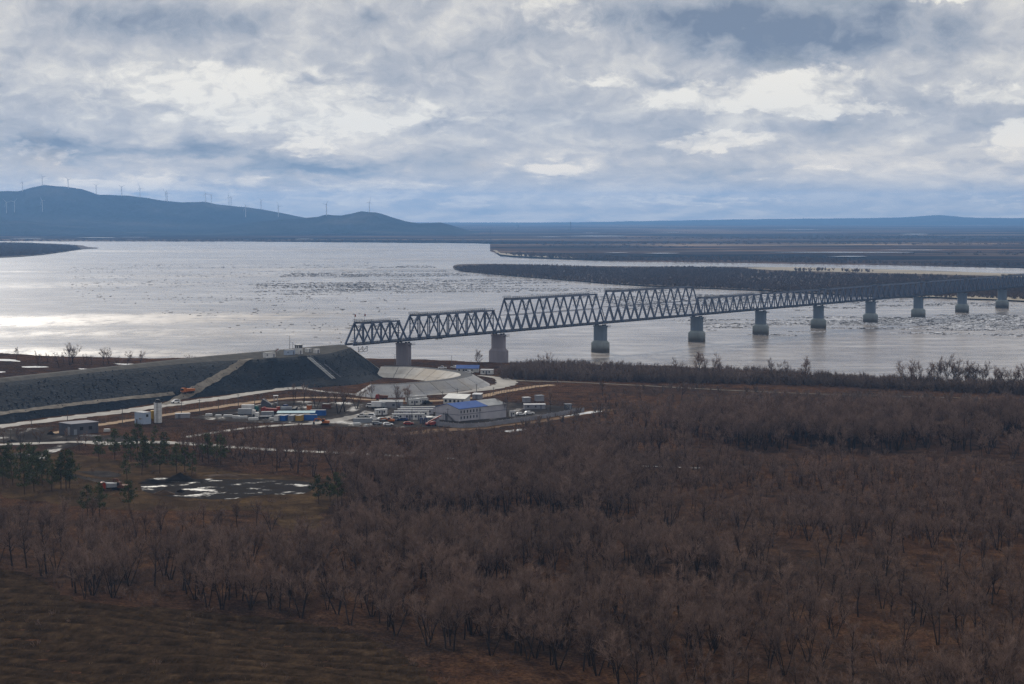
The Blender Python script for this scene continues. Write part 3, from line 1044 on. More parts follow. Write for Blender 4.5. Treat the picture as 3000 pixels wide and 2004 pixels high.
# old river arms and flooded strips shining on the plain
for x0, x1, y, h in ((1640, 1830, 696, 2.0), (1560, 1650, 698.5, 1.2), (1700, 1760, 686, 1), (2630, 2720, 690, 2.2), (2230, 2660, 747, 2.6), (1880, 1990, 750, 2), (1770, 1840, 748, 1.4), (2570, 2760, 740, 1.6),
                     (2420, 2540, 760, 2.4), (20, 130, 703.2, .8), (220, 340, 701, 1.2), (340, 440, 699.5, .8), (860, 920, 705.2, 1), (2250, 2400, 675, 1), (1905, 2010, 684, 1)):
    sheet('flooded_strip', [(x0, y), ((x0 + x1) / 2, y - h * .5), (x1, y - h * .2), (x1 - 15, y + h * .3), ((x0 + x1) / 2, y + h * .5)], M['water'], .6, 40, zf=zisl(4.8), wob=2, smooth=3)
ribbon_w = None

# hills on the far left: a real range, ridge about 11.5 km away
ridge = [(-60, 436), (0, 441), (50, 440), (75, 433), (105, 427), (150, 430), (190, 435), (230, 448), (300, 450), (340, 455), (385, 462), (420, 465), (470, 463), (500, 469), (540, 473), (600, 480), (650, 489),
         (700, 499), (735, 503), (780, 508), (840, 511), (900, 517), (960, 523), (1100, 537)]
front = [(-60, 500), (60, 505), (120, 512), (200, 517), (300, 525), (380, 523), (440, 528), (500, 522), (560, 512), (640, 503), (700, 500), (732, 497), (750, 491.5), (785, 494), (830, 484.5), (860, 487), (890, 495), (930, 507), (960, 512), (1010, 510), (1030, 515), (1050, 521), (1080, 530), (1120, 537)]
azs = np.radians(np.arange(-34, -.4, .07))
ds = np.concatenate([np.linspace(9100, 10300, 22), np.linspace(10360, 13200, 40)])


def prof_h(pr, dist):
    a = np.array([math.atan((x * S23 - 1500) / F) for x, _ in pr])
    hh = np.array([CH - (y * S23 - YH) * dist / F for _, y in pr])
    return np.interp(azs, a, hh)


h1, h2 = prof_h(ridge, 11600), prof_h(front, 10100)
# outside the frame the range goes on
ext = np.clip((np.radians(-16) - azs) / R(18), 0, 1)
h1 = h1 * (1 - .15 * ext) + 22 * np.sin(azs * 90) * np.clip(ext * 5, 0, 1)
A, Dd = np.meshgrid(azs, ds, indexing='ij')
def bell(x, w): return np.exp(-(x / w) ** 2)
Z = h1[:, None] * np.where(Dd < 11600, np.exp(-np.abs((Dd - 11600) / 900) ** 1.6), np.exp(-np.abs((Dd - 11600) / 800) ** 1.6))
Z2 = h2[:, None] * np.where(Dd < 10100, np.exp(-np.abs((Dd - 10100) / 560) ** 1.6), np.exp(-np.abs((Dd - 10100) / 900) ** 1.6))
rug = 9 * np.sin(A * 260 + Dd * .006) * np.sin(Dd * .011 + A * 90) + 5 * np.sin(A * 610 - Dd * .013)
Z = np.maximum(Z, Z2) + rug * np.clip((np.maximum(Z, Z2) - 25) / 130, 0, 1) * np.where(np.abs(Dd - 11600) < 180, .12, 1.0) * np.where(np.abs(Dd - 10100) < 120, .3, 1)
Z = np.maximum(Z, -3)
X, Y = np.sin(A) * Dd, np.cos(A) * Dd
nx, ny = A.shape
i = np.arange(nx * ny).reshape(nx, ny)
f = np.stack([i[:-1, :-1], i[1:, :-1], i[1:, 1:], i[:-1, 1:]], -1).reshape(-1, 4)
hm = npmesh('hill_range', np.stack([X, Y, Z], -1).reshape(-1, 3), f, M['hill'], True)
tag(link('hill_range', hm), kind='structure')
HB = bvh_of([hm])
# low swells along the horizon
swell = [(-3500, 660), (-500, 656), (600, 657), (1250, 657), (1320, 654.5), (1700, 651), (1920, 647), (2170, 642.5), (2350, 640.5), (2560, 638.5), (2640, 636.5), (2680, 634.5), (2720, 631.5), (2742, 629.5), (2770, 631.5), (2810, 635.5), (2870, 638), (3000, 638.5), (3600, 640), (4600, 650), (6500, 656)]
azs = np.arctan((np.linspace(-3500, 6500, 700) - 1500) / F)
a_ = np.array([math.atan((x - 1500) / F) for x, _ in swell])
hh = np.interp(azs, a_, [CH - (y - YH) * 22500 / F for _, y in swell]) + 1.2 * np.sin(azs * 330) + .8 * np.sin(azs * 810)
ds = np.linspace(19000, 25500, 14)
A, Dd = np.meshgrid(azs, ds, indexing='ij')
Z = hh[:, None] * np.clip(1 - np.abs((Dd - 22500) / 3400) ** 1.5, -.05, 1)
X, Y = np.sin(A) * Dd, np.cos(A) * Dd
nx, ny = A.shape
i = np.arange(nx * ny).reshape(nx, ny)
f = np.stack([i[:-1, :-1], i[1:, :-1], i[1:, 1:], i[:-1, 1:]], -1).reshape(-1, 4)
tag(link('horizon_hills', npmesh('horizon_hills', np.stack([X, Y, Z], -1).reshape(-1, 3), f, M['hill'], True)), kind='structure')

# ------------------------------------------------------------------ haze
hz = D3.materials.new('haze')
hz.use_nodes = True
hz.cycles.volume_sampling = 'DISTANCE'
t = hz.node_tree
t.nodes.clear()
pv = nd(t, 'ShaderNodeVolumePrincipled')
pv.inputs['Color'].default_value = (.255, .525, 1.0, 1)
pv.inputs['Density'].default_value = 5.6e-5
pv.inputs['Anisotropy'].default_value = 0.3
lk(t, pv.outputs[0], nd(t, 'ShaderNodeOutputMaterial').inputs['Volume'])
tag(link('haze', MB().box(0, 13000, -4, 60000, 28000, 430).mesh('haze', hz)), kind='stuff')

# ------------------------------------------------------------------ wind turbines
def turbine_parts(root, rot):
    part('tower', MB().tube((0, 0, -4), (0, 0, 99), 3.4, 2.2, 10), M['turbine'], root)
    part('nacelle', MB().prof([(-7, 98.4), (5, 98.4), (5.6, 100), (5, 102.6), (-6.5, 102.2), (-7, 100)], -2, 2), M['turbine'], root)
    hub = part('hub', MB().tube((5.5, 0, 100.4), (8.2, 0, 100.4), 2.3, 1.1, 10), M['turbine'], root)
    for q in range(3):
        a = rot + q * 2 * math.pi / 3
        u = Vector((0, math.sin(a), math.cos(a)))
        w_ = Vector((0, math.cos(a), -math.sin(a)))
        c0 = Vector((6.9, 0, 100.4))
        vs = []
        for s, wd, th in ((1.2, 1.6, .7), (9, 2.7, .6), (28, 1.7, .35), (52, .45, .15)):
            c = c0 + u * s
            vs += [c - w_ * wd * .4 - Vector((th, 0, 0)), c + w_ * wd * .9, c - w_ * wd * .4 + Vector((th, 0, 0))]
        fs = []
        for j in range(3):
            for m_ in range(3):
                fs.append((j * 3 + m_, j * 3 + (m_ + 1) % 3, j * 3 + 3 + (m_ + 1) % 3, j * 3 + 3 + m_))
        fs += [(0, 1, 2), (9, 11, 10)]
        part('blade', MB().add(vs, fs), M['turbine'], root)


tb = [(155, 192, 150), (292, 152, 115), (470, 172, 128), (662, 212, 165), (838, 222, 175), (963, 220, 185), (1142, 252, 212), (1151, 262, 235), (1415, 268, 246), (1453, 277, 238), (1575, 290, 232),
      (1590, 290, 258), (1690, 368, 292), (1796, 313, 260), (1915, 365, 292), (2245, 357, 280), (2545 - 555 + 0, 338, 268)]
sky_t = [(x * .4259, 480 + b * .4259, 480 + h * .4259) for x, b, h in tb[:12]] + [(1796 * .4259, 480 + 313 * .4259, 480 + 260 * .4259)]
low_t = [(x * .4259, 480 + b * .4259, 480 + h * .4259) for x, b, h in ((45, 338, 268), (100, 333, 265), (292, 328, 255), (1690, 368, 292), (1915, 365, 292), (2245, 357, 280))] + [(1082, 619, 600)]
proto_t = None
for gi, (lst, where) in enumerate(((sky_t, 'on the skyline of the blue hills'), (low_t, 'on the hillside below the skyline'))):
    for q, (x, yb, yh_) in enumerate(lst):
        p = None
        for dy in range(0, 26):
            r_ = HB.ray_cast(Vector((0, 0, CH)), ray(x, yb + dy * .7))
            if r_[0] is not None:
                p = r_[0]
                break
        if p is None:
            p = at(x, 690)
        dist = math.hypot(p.x, p.y)
        sc = max(.55, (yb - yh_) * dist / F / 100)
        zb = CH - (yb - YH) * dist / F
        lab = f'white three-bladed wind turbine, {ordn(q)} from the left of those {where}'
        lab = f'{ordn(q)} wind turbine from the left {where}'
        rz_ = -math.pi / 2 + random.uniform(-.7, .7)
        root = thing('wind_turbine', lab, 'wind turbine', (p.x, p.y, min(p.z, zb + 8)), rz_, 'wind turbines on the far hills')
        turbine_parts(root, random.uniform(0, 2.1))
        root.scale = (sc,) * 3

for x, yb, yt in ((1672, 678, 650), (2354, 647, 628)):
    p = at(x, yb, 3)
    dist = math.hypot(p.x, p.y)
    if dist > 20000:
        p = Vector((p.x * 20000 / dist, p.y * 20000 / dist, 3)); dist = 20000
    h = (yb - yt) * dist / F
    w_ = h * .02 + .8
    mt = thing('radio_mast', 'thin radio mast on the far plain right of centre' if x < 2000 else 'tiny radio mast on the low ridge at the horizon', 'mast', (p.x, p.y, 2), 0)
    m_ = MB()
    for sx, sy in ((-1, -1), (1, -1), (1, 1), (-1, 1)):
        m_.beam((sx * w_, sy * w_, 0), (sx * w_ * .3, sy * w_ * .3, h), w_ * .5)
    for zz in np.linspace(.1, .9, 8):
        ww = w_ * (1 - .7 * zz)
        m_.beam((-ww, -ww, h * zz), (ww, -ww, h * zz), w_ * .3).beam((-ww, ww, h * zz), (ww, ww, h * zz), w_ * .3)
    part('lattice', m_, M['dark_metal'], mt)
    part('antenna', MB().tube((0, 0, h), (0, 0, h * 1.1), w_ * .3, w_ * .15, 6), M['dark_metal'], mt)

# ------------------------------------------------------------------ the railway bridge: each truss span and each pier is a thing
ZD = 19.9                                    # underside of the trusses above the river
deck_px = [(1034, 1020.5), (1194, 1005), (1472, 977), (1770, 951.5), (2052, 922), (2239, 907), (2408, 893), (2560, 880), (2700, 869), (2828, 858), (2945, 848), (3054, 839.5), (3156, 832)]
raw = np.array([tuple(at(x, y, ZD))[:2] for x, y in deck_px])
# straight line through the spans
cm = raw[3:11].mean(0)
u_, s_, vt_ = np.linalg.svd(raw[1:11] - raw[1:11].mean(0))
BD = vt_[0] * np.sign(vt_[0][0])
B0 = raw[1:11].mean(0)
def on_line(px):
    """where the bridge line passes that column of the picture"""
    lo, hi = -900.0, 1500.0
    for _ in range(60):
        m_ = (lo + hi) / 2
        q = B0 + BD * m_
        if project((q[0], q[1], ZD))[0] < px: lo = m_
        else: hi = m_
    return lo
SS = [on_line(x) for x, _ in deck_px]
for _q in range(11, len(SS)):
    SS[_q] = SS[_q - 1] + 109.5
BA = math.atan2(BD[1], BD[0])
BN = np.array([-BD[1], BD[0]])               # to the far side
TW = 6.2                                     # distance between the two trusses
print('bridge angle', math.degrees(BA), 'spans', np.round(np.diff(SS), 1))
print('bridge z check', [round(project((*(B0 + BD * s), ZD))[1] - y, 1) for s, (_, y) in zip(SS, deck_px)])


def span_parts(root, Ls, n, Ht, kind, mt):
    """n panels over length Ls, truss height Ht; x along, y = 0 near truss, y = TW far truss"""
    a = Ls / n
    zc, zt = 1.0, 1.0 + Ht
    B = lambda x0, z0, x1, z1, y, w, h: MB().beam((x0, y, z0), (x1, y, z1), w, h)
    for y in (0, TW):
        part('bottom_chord', B(0, zc, Ls, zc, y, .9, 1.3), mt, root)
        if kind == 'warren':                 # top nodes at mid-panels, sub-divided lower half
            part('top_chord', B(a / 2, zt, Ls - a / 2, zt, y, .8, 1.1), mt, root)
            zm = (zc + zt) / 2
            for i in range(n):
                x0, x1, xm = i * a, (i + 1) * a, (i + .5) * a
                part('end_post' if i == 0 else 'diagonal', B(x0, zc, xm, zt, y, .75, .95), mt, root)
                part('end_post' if i == n - 1 else 'diagonal', B(xm, zt, x1, zc, y, .75, .95), mt, root)
                part('sub_diagonal', B((x0 + xm) / 2, zm, xm, zc, y, .4, .5), mt, root)
                part('sub_diagonal', B((x1 + xm) / 2, zm, xm, zc, y, .4, .5), mt, root)
            part('middle_strut', B(a * .25, zm, Ls - a * .25, zm, y, .3, .35), mt, root)
        elif kind == 'post':                 # diagonals and verticals in turn
            part('top_chord', B(a, zt, Ls - a, zt, y, .75, 1.0), mt, root)
            for i in range(n):
                x0, x1 = i * a, (i + 1) * a
                up = (i % 2 == 0)
                if i == 0: part('end_post', B(x0, zc, x1, zt, y, .8, .95), mt, root)
                elif i == n - 1: part('end_post', B(x0, zt, x1, zc, y, .8, .95), mt, root)
                else: part('diagonal', B(x0, zc if up else zt, x1, zt if up else zc, y, .6, .75), mt, root)
                if i > 0: part('vertical', B(x0, zc, x0, zt, y, .5, .6), mt, root)
        else:                                # 'dense': close warren with posts
            part('top_chord', B(a / 2, zt, Ls - a / 2, zt, y, .8, 1.1), mt, root)
            for i in range(n):
                x0, x1, xm = i * a, (i + 1) * a, (i + .5) * a
                part('end_post' if i == 0 else 'diagonal', B(x0, zc, xm, zt, y, .65, .8), mt, root)
                part('end_post' if i == n - 1 else 'diagonal', B(xm, zt, x1, zc, y, .65, .8), mt, root)
                part('vertical', B(xm, zc, xm, zt, y, .4, .45), mt, root)
    x_first = a / 2 if kind != 'post' else a
    xs = np.arange(x_first, Ls - x_first + .1, a if kind != 'post' else a)
    # top bracing between the trusses
    tb_ = MB()
    for i, x in enumerate(xs):
        tb_.beam((x, .4, zt), (x, TW - .4, zt), .45, .5)
        if i + 1 < len(xs):
            y0, y1 = (.3, TW - .3)
            tb_.beam((x, y0, zt + .1), (xs[i + 1], y1, zt + .1), .3).beam((x, y1, zt - .15), (xs[i + 1], y0, zt - .15), .3)
    part('top_bracing', tb_, mt, root)
    for x in xs[::2 if kind == 'post' else 1]:
        hs = Ht * .36
        sb_ = MB().beam((x, .3, zt - .5), (x, TW - .3, zt - hs), .18).beam((x, TW - .3, zt - .5), (x + .01, .3, zt - hs), .18)
        sb_.beam((x, .3, zt - hs), (x, TW - .3, zt - hs), .22)
        part('sway_brace', sb_, mt, root)
    # deck: floor beams, sleepers, rails
    dk = MB().box(Ls / 2, TW / 2, zc - .15, Ls - .6, TW - 1.0, .5)
    part('deck', dk, M['steel_dark'], root)
    rl = MB()
    for yy in (TW / 2 - .76, TW / 2 + .76):
        rl.box(Ls / 2, yy, zc + .36, Ls, .16, .2)
    part('rail', rl, M['dark_metal'], root)
    wk = MB().box(Ls / 2, -1.25, zc + .1, Ls, 1.3, .14)
    for x in np.arange(2, Ls, 4.0):
        wk.box(x, -1.2, zc - .35, .2, 1.4, .42)
    part('walkway', wk, M['steel_dark'], root)
    hr = MB().beam((0, -1.85, zc + 1.35), (Ls, -1.85, zc + 1.35), .09).beam((0, -1.85, zc + .8), (Ls, -1.85, zc + .8), .07)
    for x in np.arange(.5, Ls, 2.75):
        hr.beam((x, -1.85, zc + .2), (x, -1.85, zc + 1.4), .09)
    part('handrail', hr, M['steel_dark'], root)
    # inspection gallery over the top chords
    tr = MB()
    for y in (0, TW):
        for x in np.arange(xs[0], xs[-1], 2.2):
            tr.beam((x, y, zt + .5), (x, y, zt + 1.5), .10)
        tr.beam((xs[0], y, zt + 1.5), (xs[-1], y, zt + 1.5), .11).beam((xs[0], y, zt + 1.05), (xs[-1], y, zt + 1.05), .08)
    part('top_railing', tr, M['steel_dark'], root)
    # raised platform at the first node
    pf = MB().box(xs[0] + 4, TW / 2, zt + .62, 9, TW + 1.6, .16)
    for y in (-.8, TW + .8):
        for x in np.arange(xs[0] - .4, xs[0] + 8.6, 1.1):
            pf.beam((x, y, zt + .7), (x, y, zt + 2.1), .12)
        pf.beam((xs[0] - .4, y, zt + 2.1), (xs[0] + 8.4, y, zt + 2.1), .14)
    part('gallery', pf, M['steel_dark'], root)
    # gusset plates at the nodes
    gp_ = MB()
    for x in xs:
        gp_.box(x, -.48, zt - 1.2, 2.1, .1, 1.7)
    for i in range(0, n + 1, 2 if kind == 'post' else 1):
        gp_.box(min(max(i * a, 1.2), Ls - 1.2), -.52, zc - .1, 2.4, .1, 1.8)
    part('gusset', gp_, mt, root)


def zoff(px, yb, yt):
    q = B0 + BD * on_line(px)
    return (yb - yt) * math.hypot(q[0], q[1]) / F


kinds = [('post', 6, zoff(1116, 1012, 945) - 1.5), ('post', 10, zoff(1330, 991, 917) - 1.5), ('warren', 6, zoff(1620, 963, 867) - 1.5), ('warren', 6, zoff(1900, 938, 845) - 1.5)]
GAP = .9
bridge_roots = []
dense_proto = None
for q in range(len(SS) - 1):
    s0, s1 = SS[q] + GAP / 2, SS[q + 1] - GAP / 2
    p = B0 + BD * s0
    loc = (p[0], p[1], ZD)
    pos = ordn(q) + ' truss span from the left bank'
    extra = ('short, with posts between its diagonals', 'with posts between its diagonals', 'tall, open triangles', 'tall, open triangles')
    lab = f'{pos}, {extra[q]}' if q < 4 else f'{pos}, closely braced'
    if q < 4:
        k_, n_, h_ = kinds[q]
        root = thing('truss_span', lab, 'bridge span', loc, BA, 'truss spans of the railway bridge')
        span_parts(root, s1 - s0, n_, h_, k_, M['steel'])
    else:
        if dense_proto is None:
            dense_len = 107.0
            dense_proto = root = thing('truss_span', lab, 'bridge span', loc, BA, 'truss spans of the railway bridge')
            span_parts(root, dense_len, 9, zoff(2150, 914, 863) - 1.6, 'dense', M['steel'])
        else:
            root = copy_thing(dense_proto, loc, BA, lab)
        root.scale = ((s1 - s0) / dense_len, 1, 1)
    bridge_roots.append(root)


def stadium(Lx, Ly, n=7):
    """plan outline: long side along y with rounded noses"""
    r_ = Lx / 2
    c = Ly / 2 - r_
    pts = []
    for i in range(n + 1):
        t = math.pi * i / n
        pts.append((r_ * math.cos(t), c + r_ * math.sin(t)))
    for i in range(n + 1):
        t = math.pi + math.pi * i / n
        pts.append((r_ * math.cos(t), -c + r_ * math.sin(t)))
    return pts


def ring(mb, pts, z0, z1):
    mb.prism(pts, z0, z1)


for q in range(1, len(SS)):
    p = B0 + BD * SS[q] + BN * (TW / 2)
    land = q <= 2
    zb = -3.0 if not land else float(hland(p[0], p[1])) - 1.0
    where = {1: 'plain grey pier standing in the concrete basin', 2: 'grey pier on the bank above the bushes'}.get(q)
    lab = f'{ordn(q - 1)} bridge pier from the left, ' + (where or 'standing in the river')
    root = thing('bridge_pier', lab, 'bridge pier', (p[0], p[1], 0), BA, 'piers of the railway bridge')
    ft = {1: zb, 2: 10.2}.get(q, 8.6)
    cm_ = M['pier_land'] if land else M['pier_stone']
    LY = 10.6 if q < 5 else 9.8
    part('column', MB().prism(stadium(4.4, LY), ft, ZD - 1.75), cm_, root)
    cap_ = MB().prism(stadium(5.0, LY + .8), ZD - 1.75, ZD - .75)
    part('cap', cap_, cm_, root)
    br = MB()
    for x in (-1.4, 1.4):
        for y in (-TW / 2, TW / 2):
            br.box(x, y, ZD - .75, .9, 1.2, .75)
    part('bearing', br, M['dark_metal'], root)
    if q != 1:
        fo = MB()
        a_, b_ = stadium(6.4, 14.2), stadium(4.5, LY + .1)
        fo.prism(a_, zb, ft - 1.6)
        n = len(a_)
        fo.add([(x, y, ft - 1.6) for x, y in a_] + [(x, y, ft) for x, y in b_], [(i, (i + 1) % n, n + (i + 1) % n, n + i) for i in range(n)])
        part('footing', fo, M['pier_land'] if land else M['pier_foot'], root)
    ip = MB().box(0, -LY / 2 - .9, ZD - 1.9, 5.6, 1.2, .14)
    for x in np.arange(-2.7, 2.8, .9):
        ip.beam((x, -LY / 2 - 1.45, ZD - 1.8), (x, -LY / 2 - 1.45, ZD - .6), .1)
    ip.beam((-2.7, -LY / 2 - 1.45, ZD - .6), (2.7, -LY / 2 - 1.45, ZD - .6), .1)
    part('inspection_platform', ip, M['steel_dark'], root)

# little red flags over the first span
sp0 = bridge_roots[0]
for q, xx in enumerate((8.6, 17.5)):
    w_ = Matrix.Translation(sp0.location) @ Matrix.Rotation(BA, 4, 'Z') @ Vector((xx, TW, kinds[0][2] + 1.6))
    fl = thing('flag', ('left' if q == 0 else 'right') + ' one of two small red flags on the first bridge span', 'flag', w_, BA)
    part('flagpole', MB().tube((0, 0, -.2), (0, 0, 4.6), .09, .06, 6), M['dark_metal'], fl)
    part('cloth', MB().prof([(0, 3.0), (.5, 3.1), (1.1, 2.95), (1.15, 4.35), (.5, 4.5), (0, 4.4)], -.03, .03), M['red_paint'], fl)
# inspection trolley under the abutment end
ug = MB()
for x in (4.5, 8.5, 12.5):
    ug.beam((x, 0, -.3), (x, 0, -3.4), .22)
ug.beam((4.5, 0, -3.4), (12.5, 0, -3.4), .25).beam((4.5, 0, -1.9), (12.5, 0, -1.9), .2).beam((4.5, 0, -3.4), (8.5, 0, -.3), .15).beam((8.5, 0, -3.4), (12.5, 0, -.3), .15)
part('inspection_cradle', ug, M['dark_metal'], sp0)

# ------------------------------------------------------------------ vegetation
def vn(a): return a / (np.linalg.norm(a) + 1e-9)


class Sk:
    """tapered limbs (tri/quad tubes) and hair-thin twigs (single triangles)"""
    def __init__(s):
        s.v, s.f = [], []
        s.n = 0

    def limb(s, pts, rad, sides):
        pts = [np.asarray(p, float) for p in pts]
        d = vn(pts[-1] - pts[0])
        a = vn(np.cross(d, [0.31, .95, .1]))
        b = np.cross(d, a)
        base = s.n
        for p, r in zip(pts, rad):
            for i in range(sides):
                t = 2 * math.pi * i / sides
                s.v.append(p + (a * math.cos(t) + b * math.sin(t)) * r)
        for i in range(len(pts) - 1):
            for j in range(sides):
                q = base + i * sides
                k = (j + 1) % sides
                s.f.append((q + j, q + k, q + sides + k))
                s.f.append((q + j, q + sides + k, q + sides + j))
        s.n = len(s.v)

    def twig(s, p, d, L, w, rnd):
        a = vn(np.cross(d, rnd.normal(size=3)))
        s.v += [p - a * w, p + a * w, p + d * L + a * rnd.normal() * .06 * L]
        s.f.append((s.n, s.n + 1, s.n + 2))
        s.n += 3

    def mesh(s, name, m):
        return npmesh(name, np.array(s.v), np.array(s.f), m)


def grow(p, d, L, r, nseg, rnd, wig=.12, up=.06):
    pts, rad = [p], [r]
    for i in range(nseg):
        d = vn(d + rnd.normal(size=3) * wig + np.array([0, 0, up]))
        p = p + d * (L / nseg)
        pts.append(p)
        rad.append(r * (1 - .72 * (i + 1) / nseg))
    return pts, rad, d


def side_dir(d, ang, rnd):
    a = vn(np.cross(d, rnd.normal(size=3)))
    return vn(d * math.cos(ang) + a * math.sin(ang))


def make_bare(seed, H=12.0, stems=2, spread=.22, twigs=1500, tw=.035, first=.32, ang=.62):
    rnd = np.random.default_rng(seed)
    tr, cr_ = Sk(), Sk()
    ends = []
    for q in range(stems):
        a = 2 * math.pi * (q + rnd.uniform(-.3, .3)) / stems
        lean = spread * rnd.uniform(.5, 1.2) if stems > 1 else rnd.uniform(0, .07)
        d = vn(np.array([math.cos(a) * lean, math.sin(a) * lean, 1.0]))
        hh = H * rnd.uniform(.80, 1.0) * .86
        r0 = .225 * (H / 12) / (stems ** .3)
        pts, rad, _ = grow(np.array([math.cos(a) * .2 * (stems > 1), math.sin(a) * .2 * (stems > 1), -.4]), d, hh, r0, 6, rnd, .07, .02)
        tr.limb(pts, rad, 5)
        nb = int(11 / stems ** .55)
        for k in range(nb):
            t = first + (1 - first) * (k + rnd.uniform(0, .8)) / nb
            i = min(5, int(t * 6))
            p = pts[i] + (pts[i + 1] - pts[i]) * (t * 6 - i if t < 1 else 1)
            rr = rad[i] * .60
            bd = side_dir(vn(pts[i + 1] - pts[i]), rnd.uniform(ang * .6, ang * 1.3), rnd)
            bl = H * (.40 - .20 * t) * rnd.uniform(.75, 1.25)
            bp, brd, _ = grow(p, bd, bl, rr, 4, rnd, .13, .11)
            tr.limb(bp, brd, 4)
            for j in range(5):
                u = rnd.uniform(.25, 1)
                ii = min(3, int(u * 4))
                pp = bp[ii] + (bp[ii + 1] - bp[ii]) * (u * 4 - ii)
                sd_ = side_dir(vn(bp[ii + 1] - bp[ii]), rnd.uniform(.4, .95), rnd)
                sl_ = bl * rnd.uniform(.3, .55)
                sp, srd, _ = grow(pp, sd_, sl_, brd[ii] * .5, 3, rnd, .15, .12)
                cr_.limb(sp, srd, 3)
                ends.append((sp, sl_))
            ends.append((bp, bl))
        ends.append((pts[4:], hh * .3))
    wts = np.array([e_[1] for e_ in ends]); wts /= wts.sum()
    for k in rnd.choice(len(ends), twigs, p=wts):
        pts, L_ = ends[k]
        u = rnd.uniform(.2, 1) * (len(pts) - 1)
        i = min(len(pts) - 2, int(u))
        p = pts[i] + (pts[i + 1] - pts[i]) * (u - i)
        d = side_dir(vn(pts[i + 1] - pts[i]), rnd.uniform(.25, 1.0), rnd)
        d = vn(d + np.array([0, 0, .40]))
        cr_.twig(p, d, rnd.uniform(.6, 1.7) * H / 12, tw * rnd.uniform(.7, 1.3), rnd)
    return tr.mesh('trunk', M['bark']), cr_.mesh('crown', M['twig'])


def make_one(seed, m, H, n, tw, flat=1.0, limbs=6, base=.0):
    """light variant for woods seen from far: limbs and twigs in one mesh"""
    rnd = np.random.default_rng(seed)
    s = Sk()
    ends = []
    for q in range(limbs):
        a = rnd.uniform(0, 2 * math.pi)
        d = vn(np.array([math.cos(a) * rnd.uniform(.1, .55) * flat, math.sin(a) * rnd.uniform(.1, .55) * flat, 1.0]))
        pts, rad, _ = grow(np.array([math.cos(a) * .3 * flat, math.sin(a) * .3 * flat, -.3]), d, H * rnd.uniform(.6, .9), .012 * H, 4, rnd, .12, .05)
        s.limb(pts, rad, 3)
        ends.append(pts)
    for k in range(n):
        pts = ends[rnd.integers(len(ends))]
        u = rnd.uniform(base, 1) * (len(pts) - 1)
        i = min(len(pts) - 2, int(u))
        p = pts[i] + (pts[i + 1] - pts[i]) * (u - i)
        d = side_dir(vn(pts[i + 1] - pts[i]), rnd.uniform(.3, 1.1), rnd)
        s.twig(p, vn(d + np.array([0, 0, .3])), rnd.uniform(.12, .30) * H, tw * rnd.uniform(.7, 1.3), rnd)
    return s.mesh('bush', m)


def make_pine(seed, H=10.0):
    rnd = np.random.default_rng(seed)
    tr = Sk()
    pts, rad, _ = grow(np.array([0, 0, -.4]), np.array([rnd.normal() * .02, rnd.normal() * .02, 1.]), H * .97, .15 * H / 10, 6, rnd, .025, .01)
    tr.limb(pts, rad, 6)
    V, Fc = [], []
    nfull = 0
    base = rnd.uniform(.22, .36)
    whorls = 11
    for k in range(whorls):
        t = base + (1 - base) * (k + rnd.uniform(-.2, .4)) / whorls
        i = min(5, int(t * 6))
        p = pts[i] + (pts[i + 1] - pts[i]) * min(1, t * 6 - i)
        u_ = min(1, max(0, (t - base) / (1 - base)))
        env = min(1, .5 + u_ * 2.2) * (1 - u_) ** .7
        for q in range(rnd.integers(3, 6)):
            a = rnd.uniform(0, 2 * math.pi)
            L_ = H * .30 * env * rnd.uniform(.55, 1.2) + .25
            d = vn(np.array([math.cos(a), math.sin(a), rnd.uniform(-.05, .45)]))
            bp, br_, _ = grow(p, d, L_, .035 * H / 10, 3, rnd, .1, .05)
            tr.limb(bp, br_, 3)
            ncl = max(2, int(L_ * 2.6))
            for c in range(ncl):
                u = rnd.uniform(.35, 1.05)
                cpt = p + (bp[-1] - p) * u + rnd.normal(size=3) * .16
                for _ in range(8):
                    nrm = rnd.normal(size=3)
                    dd = vn(rnd.normal(size=3) + np.array([0, 0, .5]) + d * .5)
                    a2 = vn(np.cross(dd, nrm))
                    l_ = rnd.uniform(.3, .62)
                    w_ = rnd.uniform(.06, .13)
                    q0 = cpt + rnd.normal(size=3) * .18
                    V += [q0 - a2 * w_, q0 + a2 * w_, q0 + dd * l_]
                    Fc.append((nfull, nfull + 1, nfull + 2))
                    nfull += 3
    return tr.mesh('trunk', M['pine_bark']), npmesh('crown', np.array(V), np.array(Fc), M['needles'])


BARE = [make_bare(s, 12.0, st_, sp_, 1700, .019, fi, an) for s, st_, sp_, fi, an in
        ((1, 1, .1, .38, .80), (2, 2, .24, .40, .72), (3, 3, .30, .42, .66), (4, 1, .1, .30, .9), (5, 4, .36, .44, .60), (6, 2, .18, .44, .70), (7, 3, .40, .36, .72), (8, 1, .1, .46, .75))]
FARB = [make_bare(s, 12.0, st_, sp_, 1500, .026, fi, an) for s, st_, sp_, fi, an in ((11, 1, .1, .32, .8), (12, 2, .25, .34, .7), (13, 3, .32, .34, .66), (14, 1, .1, .26, .9))]
PINE = [make_pine(s) for s in (21, 22, 23, 24)]


def lib(name, meshes):
    """variants for one scattered mass"""
    c = D3.collections.new(name)
    for i, me in enumerate(meshes):
        o = D3.objects.new(f'{name}_{chr(97 + i)}', me)
        c.objects.link(o)
    return c


